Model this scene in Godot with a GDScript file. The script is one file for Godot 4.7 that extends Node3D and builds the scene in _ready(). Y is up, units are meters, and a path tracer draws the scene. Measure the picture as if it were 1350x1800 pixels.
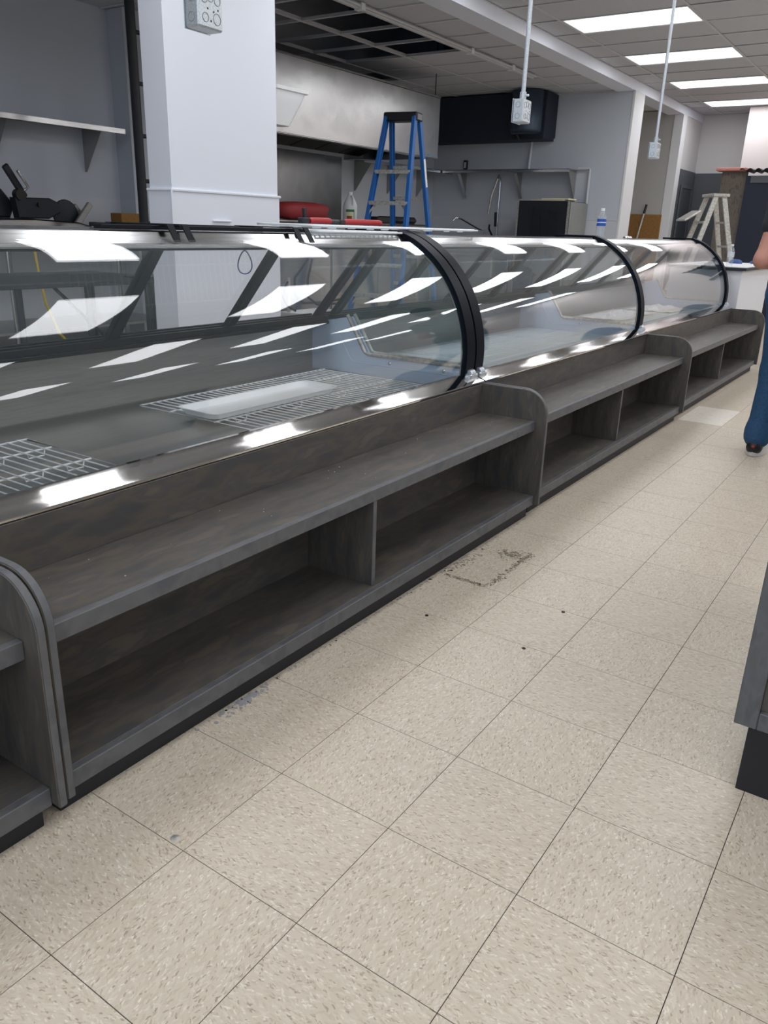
extends Node3D

const T := 0.3048
var M := {}
var taken := {}
var cam_basis: Basis
var cam_at := Vector3(1.0385, 1.2235, 0.8489)


# ---------------------------------------------------------------- mesh builder
class MB:
	var v := PackedVector3Array()
	var n := PackedVector3Array()
	var t := PackedVector2Array()
	var x := PackedInt32Array()

	func face(p: Array, hint = null, uvs = null) -> void:
		var nn: Vector3 = (p[1] - p[0]).cross(p[2] - p[0])
		if nn.length_squared() < 1e-18 and p.size() > 3:
			nn = (p[2] - p[0]).cross(p[3] - p[0])
		nn = nn.normalized()
		var flip: bool = hint != null and nn.dot(hint) < 0.0
		if flip:
			nn = -nn
		var b := v.size()
		for i in p.size():
			v.append(p[i])
			n.append(nn)
			t.append(uvs[i] if uvs != null else Vector2(p[i].x + p[i].y * 0.37, p[i].z + p[i].y * 0.61))
		for i in range(1, p.size() - 1):
			if flip:
				x.append_array(PackedInt32Array([b, b + i, b + i + 1]))
			else:
				x.append_array(PackedInt32Array([b, b + i + 1, b + i]))

	func obox(xf: Transform3D, size: Vector3, b := 0.0) -> void:
		var h := size / 2.0
		b = minf(b, minf(h.x, minf(h.y, h.z)) * 0.8)
		for a in 3:
			var u := (a + 1) % 3
			var w := (a + 2) % 3
			for s in [-1.0, 1.0]:
				var p := []
				for c in [[-1, -1], [1, -1], [1, 1], [-1, 1]]:
					var q := Vector3()
					q[a] = s * h[a]
					q[u] = c[0] * (h[u] - b)
					q[w] = c[1] * (h[w] - b)
					p.append(xf * q)
				var hint := Vector3()
				hint[a] = s
				face(p, xf.basis * hint)
			if b > 0.0:
				for su in [-1.0, 1.0]:
					for sw in [-1.0, 1.0]:
						var p := []
						for e in [[-1, 0], [1, 0], [1, 1], [-1, 1]]:
							var q := Vector3()
							q[a] = e[0] * (h[a] - b)
							q[u] = su * (h[u] if e[1] == 0 else h[u] - b)
							q[w] = sw * (h[w] - b if e[1] == 0 else h[w])
							p.append(xf * q)
						var hint := Vector3()
						hint[u] = su
						hint[w] = sw
						face(p, xf.basis * hint)
		if b > 0.0:
			for sx in [-1.0, 1.0]:
				for sy in [-1.0, 1.0]:
					for sz in [-1.0, 1.0]:
						var s := Vector3(sx, sy, sz)
						face([xf * (s * Vector3(h.x, h.y - b, h.z - b)), xf * (s * Vector3(h.x - b, h.y, h.z - b)), xf * (s * Vector3(h.x - b, h.y - b, h.z))], xf.basis * s)

	func box(lo: Vector3, hi: Vector3, b := 0.0) -> void:
		obox(Transform3D(Basis(), (lo + hi) / 2.0), (hi - lo).abs(), b)

	func bar(a: Vector3, c: Vector3, w: float, d: float, up := Vector3.UP, b := 0.0) -> void:
		# a box from a to c, w wide across, d along up
		var z := (c - a).normalized()
		var xx := up.cross(z).normalized()
		var y := z.cross(xx)
		obox(Transform3D(Basis(xx, y, z), (a + c) / 2.0), Vector3(w, d, (c - a).length()), b)

	func grid(P: Array, N: Array, wrap: bool) -> void:
		# rows of smooth points
		var b := v.size()
		var k: int = P[0].size()
		for r in P.size():
			for c in k:
				v.append(P[r][c])
				n.append(N[r][c])
				t.append(Vector2(float(c) / maxf(1, k - 1), float(r) / maxf(1, P.size() - 1)))
		for r in P.size() - 1:
			for c in (k if wrap else k - 1):
				var c2 := (c + 1) % k
				var i0 := b + r * k + c
				var i1 := b + r * k + c2
				var i2 := b + (r + 1) * k + c2
				var i3 := b + (r + 1) * k + c
				var fn: Vector3 = (v[i1] - v[i0]).cross(v[i2] - v[i0])
				if fn.length_squared() < 1e-16:
					fn = (v[i2] - v[i0]).cross(v[i3] - v[i0])
				if fn.dot(n[i0] + n[i2]) >= 0.0:
					x.append_array(PackedInt32Array([i0, i2, i1, i0, i3, i2]))
				else:
					x.append_array(PackedInt32Array([i0, i1, i2, i0, i2, i3]))

	func tube(pts: Array, r, seg := 8, closed := false) -> void:
		var P := []
		var N := []
		var k := pts.size()
		var prev := Vector3()
		for i in k:
			var a: Vector3 = pts[(i - 1 + k) % k] if closed or i > 0 else pts[i]
			var c: Vector3 = pts[(i + 1) % k] if closed or i < k - 1 else pts[i]
			var d := (c - a).normalized()
			if i == 0:
				prev = d.cross(Vector3.UP if absf(d.y) < 0.9 else Vector3.RIGHT).normalized()
			else:
				prev = (prev - d * prev.dot(d)).normalized()
			var o := d.cross(prev)
			var rr: float = r if r is float else r[i]
			var row := []
			var nrow := []
			for s in seg:
				var dd := prev * cos(TAU * s / seg) + o * sin(TAU * s / seg)
				row.append(pts[i] + dd * rr)
				nrow.append(dd)
			P.append(row)
			N.append(nrow)
		if closed:
			P.append(P[0])
			N.append(N[0])
		grid(P, N, true)
		if not closed:
			face(P[0].duplicate(), pts[0] - pts[1])
			face(P[k - 1].duplicate(), pts[k - 1] - pts[k - 2])

	func lathe(prof: Array, seg: int, xf := Transform3D(), hard := false) -> void:
		# prof: Vector2(radius, height), from the bottom up
		var k := prof.size()
		var nn := []
		for i in k:
			var a: Vector2 = prof[maxi(i - 1, 0)]
			var c: Vector2 = prof[mini(i + 1, k - 1)]
			var d := (c - a).normalized()
			nn.append(Vector2(d.y, -d.x))
		var step := 1
		for i in range(0, k - 1, step):
			if not hard and i > 0:
				break
			var P := []
			var N := []
			for r in ([i, i + 1] if hard else range(k)):
				var q: Vector2 = prof[r]
				var m: Vector2 = nn[r]
				if hard:
					var d: Vector2 = (prof[i + 1] - prof[i]).normalized()
					m = Vector2(d.y, -d.x)
				var row := []
				var nrow := []
				for s in seg:
					var ca := cos(TAU * s / seg)
					var sa := sin(TAU * s / seg)
					row.append(xf * Vector3(q.x * ca, q.y, q.x * sa))
					nrow.append((xf.basis * Vector3(m.x * ca, m.y, m.x * sa)).normalized())
				P.append(row)
				N.append(nrow)
			grid(P, N, true)

	func prism(poly: Array, f: Callable, h0: float, h1: float, b := 0.0, smooth_sides := false) -> void:
		var pv := PackedVector2Array(poly)
		if Geometry2D.is_polygon_clockwise(pv):
			pv.reverse()
		var k := pv.size()
		# in Godot's sense counter-clockwise has positive area with y up
		var area := 0.0
		for i in k:
			area += pv[i].cross(pv[(i + 1) % k])
		if area < 0.0:
			pv.reverse()
		var inn := PackedVector2Array()
		for i in k:
			var e0 := (pv[i] - pv[(i - 1 + k) % k]).normalized()
			var e1 := (pv[(i + 1) % k] - pv[i]).normalized()
			var m := Vector2(-(e0 + e1).y, (e0 + e1).x).normalized()
			var cosv := maxf(0.3, m.dot(Vector2(-e1.y, e1.x)))
			inn.append(pv[i] + m * (b / cosv))
		var tris := Geometry2D.triangulate_polygon(inn)
		var top: Vector3 = (f.call(Vector2.ZERO, 1.0) - f.call(Vector2.ZERO, 0.0)).normalized() * signf(h1 - h0)
		for i in range(0, tris.size(), 3):
			face([f.call(inn[tris[i]], h1), f.call(inn[tris[i + 1]], h1), f.call(inn[tris[i + 2]], h1)], top)
			face([f.call(inn[tris[i]], h0), f.call(inn[tris[i + 1]], h0), f.call(inn[tris[i + 2]], h0)], -top)
		var s := signf(h1 - h0) * b
		for i in k:
			var j := (i + 1) % k
			var e := (pv[j] - pv[i]).normalized()
			var o := Vector2(e.y, -e.x)
			var hint: Vector3 = f.call(pv[i] + o, h0) - f.call(pv[i], h0)
			face([f.call(pv[i], h0 + s), f.call(pv[j], h0 + s), f.call(pv[j], h1 - s), f.call(pv[i], h1 - s)], hint)
			if b > 0.0:
				face([f.call(pv[i], h1 - s), f.call(pv[j], h1 - s), f.call(inn[j], h1), f.call(inn[i], h1)], hint + top)
				face([f.call(pv[i], h0 + s), f.call(pv[j], h0 + s), f.call(inn[j], h0), f.call(inn[i], h0)], hint - top)

	func sheet(prof: Array, z0: float, z1: float, th: float) -> void:
		# a bent sheet that runs along z; prof in (x, y), its outer side to the right of the way along it... th inward
		var k := prof.size()
		var nn := []
		for i in k:
			var a: Vector2 = prof[maxi(i - 1, 0)]
			var c: Vector2 = prof[mini(i + 1, k - 1)]
			var d := (c - a).normalized()
			nn.append(Vector2(d.y, -d.x))
		for side in [0, 1]:
			var P := []
			var N := []
			for i in k:
				var q: Vector2 = prof[i] - nn[i] * th * side
				var m: Vector2 = nn[i] * (1.0 if side == 0 else -1.0)
				P.append([Vector3(q.x, q.y, z0), Vector3(q.x, q.y, z1)])
				N.append([Vector3(m.x, m.y, 0), Vector3(m.x, m.y, 0)])
			grid(P, N, false)
		for i in k - 1:
			var a: Vector2 = prof[i]
			var c: Vector2 = prof[i + 1]
			var a2: Vector2 = a - nn[i] * th
			var c2: Vector2 = c - nn[i + 1] * th
			for zz in [z0, z1]:
				face([Vector3(a.x, a.y, zz), Vector3(c.x, c.y, zz), Vector3(c2.x, c2.y, zz), Vector3(a2.x, a2.y, zz)], Vector3(0, 0, signf(zz - (z0 + z1) / 2)))
		for i in [0, k - 1]:
			var a: Vector2 = prof[i]
			var a2: Vector2 = a - nn[i] * th
			face([Vector3(a.x, a.y, z0), Vector3(a.x, a.y, z1), Vector3(a2.x, a2.y, z1), Vector3(a2.x, a2.y, z0)])

	func mesh() -> ArrayMesh:
		var arr := []
		arr.resize(Mesh.ARRAY_MAX)
		arr[Mesh.ARRAY_VERTEX] = v
		arr[Mesh.ARRAY_NORMAL] = n
		arr[Mesh.ARRAY_TEX_UV] = t
		arr[Mesh.ARRAY_INDEX] = x
		var m := ArrayMesh.new()
		m.add_surface_from_arrays(Mesh.PRIMITIVE_TRIANGLES, arr)
		return m


func fz(p: Vector2, h: float) -> Vector3:
	return Vector3(p.x, p.y, h)


func fx(p: Vector2, h: float) -> Vector3:   # p = (z, y)
	return Vector3(h, p.y, p.x)


func fy(p: Vector2, h: float) -> Vector3:   # p = (x, z)
	return Vector3(p.x, h, p.y)


# ---------------------------------------------------------------- naming
func numbered(called: String) -> String:
	if not taken.has(called):
		taken[called] = 0
		return called
	taken[called] += 1
	return "%s_%03d" % [called, taken[called]]


func put(mb: MB, called: String, m: Material, parent: Node) -> MeshInstance3D:
	var o := MeshInstance3D.new()
	o.mesh = mb.mesh()
	o.material_override = m
	o.name = called
	parent.add_child(o, true)
	return o


func tag(o: Node, label: String, category: String, group := "") -> void:
	o.set_meta("label", label)
	o.set_meta("category", category)
	if group:
		o.set_meta("group", group)


func thing(called: String, label: String, category: String, at := Vector3.ZERO, turn := 0.0, group := "") -> Node3D:
	var o := Node3D.new()
	o.name = numbered(called)
	add_child(o)
	o.position = at
	o.rotation.y = turn
	tag(o, label, category, group)
	return o


func solo(mb: MB, called: String, m: Material, label: String, category: String, group := "") -> MeshInstance3D:
	var o := put(mb, numbered(called), m, self)
	tag(o, label, category, group)
	return o


func struct(called: String, mb: MB, m: Material, parent: Node = self) -> MeshInstance3D:
	var o := put(mb, called, m, parent)
	if parent == self:
		o.set_meta("kind", "structure")
	return o


# ---------------------------------------------------------------- materials
func c8(r: int, g: int, b: int) -> Color:
	return Color8(r, g, b)


func mat(col: Color, rough := 0.6, metal := 0.0, spec := 0.5) -> StandardMaterial3D:
	var m := StandardMaterial3D.new()
	m.albedo_color = col
	m.roughness = rough
	m.metallic = metal
	m.metallic_specular = spec
	return m


func noise_tex(sd: int, freq: float, cols: Array, octaves := 4, size := 512, kind := FastNoiseLite.TYPE_SIMPLEX_SMOOTH) -> NoiseTexture2D:
	var f := FastNoiseLite.new()
	f.seed = sd
	f.noise_type = kind
	f.frequency = freq
	f.fractal_octaves = octaves
	var tx := NoiseTexture2D.new()
	tx.width = size
	tx.height = size
	tx.seamless = true
	tx.noise = f
	if cols.size() > 0:
		var g := Gradient.new()
		var offs := PackedFloat32Array()
		var cc := PackedColorArray()
		for i in cols.size():
			offs.append(0.22 + 0.56 * float(i) / (cols.size() - 1))
			cc.append(cols[i])
		g.offsets = offs
		g.colors = cc
		tx.color_ramp = g
	return tx


func textured(tx: Texture2D, scale: Vector3, rough := 0.6, metal := 0.0, tint := Color.WHITE) -> StandardMaterial3D:
	var m := mat(tint, rough, metal)
	m.albedo_texture = tx
	m.uv1_triplanar = true
	m.uv1_world_triplanar = true
	m.uv1_scale = scale
	return m


func glassy(col: Color, alpha: float) -> StandardMaterial3D:
	var m := mat(Color(col.r, col.g, col.b, alpha), 0.0)
	m.transparency = BaseMaterial3D.TRANSPARENCY_ALPHA
	return m


func tile_image() -> ImageTexture:
	# chips of pressed vinyl, four tiles on one sheet
	var S := 1024
	var im := Image.create(S, S, false, Image.FORMAT_RGB8)
	var rng := RandomNumberGenerator.new()
	rng.seed = 71
	im.fill(c8(200, 188, 170))
	var cols := [c8(212, 201, 184), c8(226, 218, 203), c8(189, 175, 156), c8(206, 195, 177), c8(174, 158, 137), c8(150, 132, 111), c8(195, 183, 165), c8(235, 229, 217), c8(134, 118, 102)]
	var odds := [14, 12, 14, 17, 11, 8, 14, 8, 5]
	var total := 0
	for o in odds:
		total += o
	for qy in 2:
		for qx in 2:
			var base := rng.randf_range(-0.5, 0.5)
			for k in 2600:
				var pick := rng.randi_range(0, total - 1)
				var ci := 0
				while pick >= odds[ci]:
					pick -= odds[ci]
					ci += 1
				var col: Color = cols[ci]
				var strong: bool = ci in [1, 4, 5, 7, 8]
				var L := rng.randf_range(3.5, 11.0) if strong else rng.randf_range(6.0, 20.0)
				var W := rng.randf_range(1.3, 3.1) if strong else rng.randf_range(2.0, 5.0)
				var a := base * 0.5 + rng.randfn(0.0, 0.35)
				var cx := rng.randf_range(0, 512)
				var cy := rng.randf_range(0, 512)
				var ca := cos(a)
				var sa := sin(a)
				var ext := int(L + W) + 1
				for yy in range(-ext, ext + 1):
					for xx in range(-ext, ext + 1):
						var u := xx * ca + yy * sa
						var w := -xx * sa + yy * ca + 0.6 * sin(u * 0.5 + k)
						if (u * u) / (L * L) + (w * w) / (W * W) < 1.0:
							var px := posmod(int(cx) + xx, 512) + qx * 512
							var py := posmod(int(cy) + yy, 512) + qy * 512
							im.set_pixel(px, py, im.get_pixel(px, py).lerp(col, 0.58))
	return ImageTexture.create_from_image(im)


func make_materials() -> void:
	# stained plywood: tones seen on the shelf units, streaked along the boards
	var stain := [c8(72, 71, 71), c8(80, 77, 73), c8(90, 84, 76), c8(78, 77, 77), c8(97, 90, 81)]
	M.wood = textured(noise_tex(3, 0.011, stain, 5), Vector3(1.9, 1.9, 0.55), 0.46)
	M.panel_wood = textured(noise_tex(29, 0.011, stain, 5), Vector3(3.2, 0.7, 3.2), 0.46)
	var band := noise_tex(41, 0.02, [c8(82, 84, 88), c8(96, 97, 100), c8(89, 90, 92)], 4)
	M.edge_band = textured(band, Vector3(2.0, 0.8, 0.8), 0.5)
	M.toe = mat(c8(28, 29, 34), 0.6)
	# metals
	M.steel = textured(noise_tex(51, 0.02, [c8(176, 176, 176), c8(196, 195, 193), c8(186, 187, 190)], 4), Vector3(6, 6, 0.3), 0.18, 1.0)
	M.mirror_steel = mat(c8(212, 209, 207), 0.06, 1.0)
	M.dull_steel = textured(noise_tex(52, 0.02, [c8(156, 157, 154), c8(168, 167, 162), c8(161, 162, 160)], 4), Vector3(7, 7, 0.35), 0.42, 0.65)
	M.hood_steel = textured(noise_tex(53, 0.008, [c8(184, 183, 182), c8(196, 195, 194), c8(189, 188, 188)], 4), Vector3(0.5, 0.5, 0.5), 0.24, 1.0)
	M.galv = textured(noise_tex(54, 0.03, [c8(188, 196, 203), c8(203, 210, 216), c8(214, 220, 225)], 3), Vector3(9, 9, 9), 0.38, 0.85)
	M.chrome = mat(c8(220, 220, 222), 0.1, 1.0)
	M.alu = textured(noise_tex(55, 0.02, [c8(170, 168, 162), c8(196, 194, 188), c8(210, 208, 204)], 3), Vector3(3, 3, 3), 0.42, 0.7)
	M.black_metal = mat(c8(20, 23, 29), 0.4, 0.0, 0.3)
	M.arm_black = mat(c8(12, 18, 27), 0.4, 0.0, 0.2)
	M.iron = mat(c8(46, 49, 55), 0.5, 0.4)
	# plastics, paint
	M.white_wire = mat(c8(240, 246, 250), 0.35)
	M.tray_white = mat(c8(236, 241, 244), 0.35)
	M.liner = mat(c8(192, 211, 232), 0.4)
	M.pan = mat(c8(190, 206, 214), 0.3)
	M.white_plastic = mat(c8(226, 228, 230), 0.4)
	M.blue_rail = mat(c8(30, 96, 168), 0.4)
	M.red = mat(c8(176, 30, 34), 0.4)
	M.black_plastic = mat(c8(24, 24, 27), 0.45)
	M.yellow = mat(c8(214, 184, 40), 0.5)
	M.rubber = mat(c8(40, 42, 46), 0.6)
	M.column_paint = mat(c8(233, 237, 247), 0.55)
	M.frp = mat(c8(232, 236, 246), 0.4)
	M.kitchen_wall = mat(c8(195, 201, 209), 0.6)
	M.kitchen_frp = mat(c8(200, 204, 211), 0.4)
	M.far_wall = mat(c8(208, 205, 205), 0.7)
	M.beige_wall = mat(c8(184, 182, 178), 0.7)
	M.dark_wall = mat(c8(84, 88, 94), 0.6)
	M.white_trim = mat(c8(226, 226, 228), 0.5)
	M.ceiling_panel = textured(noise_tex(63, 0.06, [c8(186, 187, 193), c8(202, 203, 209), c8(195, 196, 202)], 3), Vector3(2.5, 2.5, 2.5), 0.9)
	M.grid_bar = mat(c8(206, 206, 208), 0.5)
	M.plenum = mat(c8(66, 78, 98), 0.9)
	M.duct = mat(c8(60, 72, 88), 0.4, 0.4)
	# floor
	M.tile = mat(Color.WHITE, 0.36)
	M.tile.albedo_texture = tile_image()
	M.pale_tile = mat(c8(255, 255, 255), 0.4)
	M.pale_tile.albedo_texture = noise_tex(72, 0.02, [c8(216, 208, 196), c8(228, 221, 210), c8(222, 214, 203)], 4)
	M.grout = mat(c8(60, 46, 48), 0.8)
	# glass
	M.glass = glassy(c8(120, 190, 205), 0.012)
	M.door_glass = glassy(c8(120, 180, 190), 0.02)
	M.end_glass = glassy(c8(110, 190, 190), 0.05)
	M.window_glass = glassy(c8(200, 220, 220), 0.04)
	# other
	M.cardboard = textured(noise_tex(81, 0.02, [c8(138, 100, 52), c8(152, 112, 60), c8(146, 106, 56)], 3), Vector3(2, 2, 2), 0.8)
	M.osb = textured(noise_tex(82, 0.02, [c8(84, 78, 74), c8(108, 98, 90), c8(96, 90, 84)], 4), Vector3(2, 0.7, 2), 0.7)
	M.navy = mat(c8(30, 38, 54), 0.7)
	M.pink = mat(c8(214, 140, 128), 0.6)
	M.bottle_plastic = glassy(c8(210, 225, 240), 0.12)
	M.label_blue = mat(c8(28, 84, 178), 0.4)
	M.label_white = mat(c8(235, 238, 240), 0.4)
	M.skin = mat(c8(196, 142, 124), 0.55)
	M.skin.subsurf_scatter_enabled = true
	M.skin.subsurf_scatter_strength = 0.15
	M.denim = textured(noise_tex(91, 0.02, [c8(30, 66, 100), c8(42, 84, 122), c8(36, 74, 110)], 4), Vector3(4, 4, 4), 0.8)
	M.shirt = mat(c8(44, 46, 52), 0.85)
	M.hair = mat(c8(52, 38, 28), 0.6)
	M.lamp = mat(c8(250, 250, 250), 0.5)
	M.lamp.emission_enabled = true
	M.lamp.emission = Color(0.975, 0.985, 1.0)
	M.lamp.emission_energy_multiplier = 1.5


# ---------------------------------------------------------------- scene
func _ready() -> void:
	var cam := Camera3D.new()
	cam.name = "camera"
	cam.position = cam_at
	cam.rotation = Vector3(-0.34784, 0.58921, 0.03258)
	cam.fov = 66.17
	cam.near = 0.05
	cam.far = 100.0
	add_child(cam)
	cam_basis = cam.basis
	var we := WorldEnvironment.new()
	we.name = "world_environment"
	var env := Environment.new()
	env.background_mode = Environment.BG_COLOR
	env.background_color = Color(0.80, 0.89, 1.0)
	env.background_energy_multiplier = 1.6
	env.tonemap_mode = Environment.TONE_MAPPER_LINEAR
	env.tonemap_exposure = 1.12
	env.sdfgi_enabled = true
	env.ssao_enabled = true
	env.ssil_enabled = true
	we.environment = env
	add_child(we)
	make_materials()
	room()
	ceilings()
	floor_tiles()
	lamps()
	shelf_unit("grey-stained wooden shelf unit with crumbs on its bottom shelf, cut short beside a twin panel", 2.53, 0.092, 0.01)
	shelf_unit("long grey-stained wooden shelf unit under the glass case that holds the white tray", 0.085, -2.355, 0.0)
	shelf_unit("grey-stained wooden shelf unit under the empty middle glass case", -2.362, -4.86, -0.015)
	shelf_unit("grey-stained wooden shelf unit under the glass case beside the white counter", -4.868, -7.68, -0.04)
	glass_case("curved glass deli case with stainless top, before the case with the tray", 2.53, 0.098, 0.0, 0)
	glass_case("curved glass deli case holding wire racks and a white tray", 0.088, -2.36, 0.0, 1)
	glass_case("curved glass deli case with white deck pans, a bare middle one of the row", -2.372, -4.86, 0.0, 2)
	glass_case("curved glass deli case with white sheets inside, beside the white counter", -4.872, -7.68, -0.035, 3)
	case_contents()
	on_the_cases()
	kitchen()
	far_end()
	end_cabinet()
	electric_boxes()
	floor_marks()
	person()


func wall_box(lo: Vector3, hi: Vector3) -> MB:
	var b := MB.new()
	b.box(lo, hi)
	return b


func room() -> void:
	# shop shell: x from the kitchen's back wall to the right wall, z from the shop front to the far wall
	var kb := struct("wall_kitchen_back", wall_box(Vector3(-6.15, 0, -10.9), Vector3(-5.95, 4.4, 4.7)), M.kitchen_wall)
	struct("panelling", wall_box(Vector3(-5.95, 0.1, -4.65), Vector3(-5.944, 1.39, 4.5)), M.kitchen_frp, kb)
	struct("cap_strip", wall_box(Vector3(-5.95, 1.39, -4.65), Vector3(-5.940, 1.402, 4.5)), M.kitchen_frp, kb)
	struct("wall_right", wall_box(Vector3(7.2, 0, -14.5), Vector3(7.4, 3.4, 4.7)), M.far_wall)
	var far := struct("wall_far", wall_box(Vector3(-3.0, 0, -14.5), Vector3(7.2, 3.4, -14.3)), M.far_wall)
	struct("wainscot", wall_box(Vector3(-2.86, 0, -14.3), Vector3(7.2, 2.25, -14.285)), M.dark_wall, far)
	# shop front behind the camera: sill, head and posts round three panes
	var fr := MB.new()
	fr.box(Vector3(-6.15, 0, 4.5), Vector3(7.4, 0.5, 4.7))
	fr.box(Vector3(-6.15, 2.6, 4.5), Vector3(7.4, 4.4, 4.7))
	for xx in [[-6.15, -3.1], [-0.1, 0.1], [3.4, 3.6], [6.6, 7.4]]:
		fr.box(Vector3(xx[0], 0.5, 4.5), Vector3(xx[1], 2.6, 4.7))
	struct("wall_front", fr, M.far_wall)
	var k := 0
	for xx in [[-3.1, -0.1], [0.1, 3.4], [3.6, 6.6]]:
		k += 1
		var g := MB.new()
		g.face([Vector3(xx[0], 0.5, 4.6), Vector3(xx[1], 0.5, 4.6), Vector3(xx[1], 2.6, 4.6), Vector3(xx[0], 2.6, 4.6)])
		struct("window_%d" % k, g, M.window_glass)
	struct("pavement", wall_box(Vector3(-20, -0.3, 4.7), Vector3(20, -0.1, 24)), mat(c8(150, 148, 144), 0.9))
	# partition at the kitchen's far end, with its white end post, panelling and cap
	var pw := struct("wall_partition", wall_box(Vector3(-5.95, 0, -10.9), Vector3(-2.90, 3.029, -10.7)), M.kitchen_wall)
	struct("panelling", wall_box(Vector3(-5.95, 0.1, -10.7), Vector3(-2.90, 1.405, -10.694)), M.kitchen_frp, pw)
	struct("cap_strip", wall_box(Vector3(-5.95, 1.405, -10.7), Vector3(-2.90, 1.42, -10.688)), M.kitchen_frp, pw)
	var post := MB.new()
	post.box(Vector3(-2.899, 0, -11.1), Vector3(-2.865, 3.029, -10.69), 0.004)
	struct("trim_1", post, M.white_trim)
	# recess behind it, second white post, wall on to the far corner
	struct("wall_recess", wall_box(Vector3(-6.0, 0, -13.3), Vector3(-3.01, 3.09, -13.1)), M.beige_wall)
	struct("wall_recess_side", wall_box(Vector3(-6.0, 0, -13.1), Vector3(-5.8, 3.16, -10.9)), M.beige_wall)
	var rw := struct("wall_left_far", wall_box(Vector3(-3.0, 0, -14.3), Vector3(-2.88, 3.029, -13.32)), M.far_wall)
	struct("wainscot", wall_box(Vector3(-2.88, 0, -14.284), Vector3(-2.862, 2.26, -13.33)), M.dark_wall, rw)
	struct("recess_ceiling", wall_box(Vector3(-6.0, 3.1, -13.3), Vector3(-3.13, 3.2, -10.9)), M.far_wall)
	var post2 := MB.new()
	post2.box(Vector3(-3.009, 0, -13.31), Vector3(-2.862, 3.029, -13.09), 0.004)
	struct("trim_2", post2, M.white_trim)
	# header between shop and kitchen
	struct("trim_3", wall_box(Vector3(-3.12, 3.03, -14.3), Vector3(-2.87, 3.3, 4.5)), M.column_paint)
	# stub wall with white panelling and cap
	var col := struct("column", wall_box(Vector3(-3.065, 0, -3.55), Vector3(-2.87, 3.05, -2.61)), M.column_paint)
	var pn := MB.new()
	pn.box(Vector3(-3.075, 0.1, -3.56), Vector3(-2.862, 1.388, -2.602), 0.002)
	put(pn, "panelling", M.frp, col)
	var cp := MB.new()
	cp.box(Vector3(-3.082, 1.386, -3.57), Vector3(-2.854, 1.402, -2.594), 0.004)
	cp.box(Vector3(-2.862, 0.1, -2.606), Vector3(-2.855, 1.39, -2.592), 0.003)
	put(cp, "cap_strip", M.frp, col)
	var vent := MB.new()
	vent.box(Vector3(-2.862, 1.222, -3.08), Vector3(-2.846, 1.232, -2.92), 0.003)
	put(vent, "ledge_clip", M.frp, col)
	# wall pier on the kitchen's back wall
	var pier := struct("trim_4", wall_box(Vector3(-5.95, 0, -4.98), Vector3(-5.72, 3.05, -4.66)), M.kitchen_wall)
	struct("panelling", wall_box(Vector3(-5.95, 0.1, -4.99), Vector3(-5.71, 1.4, -4.65)), M.kitchen_frp, pier)


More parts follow.
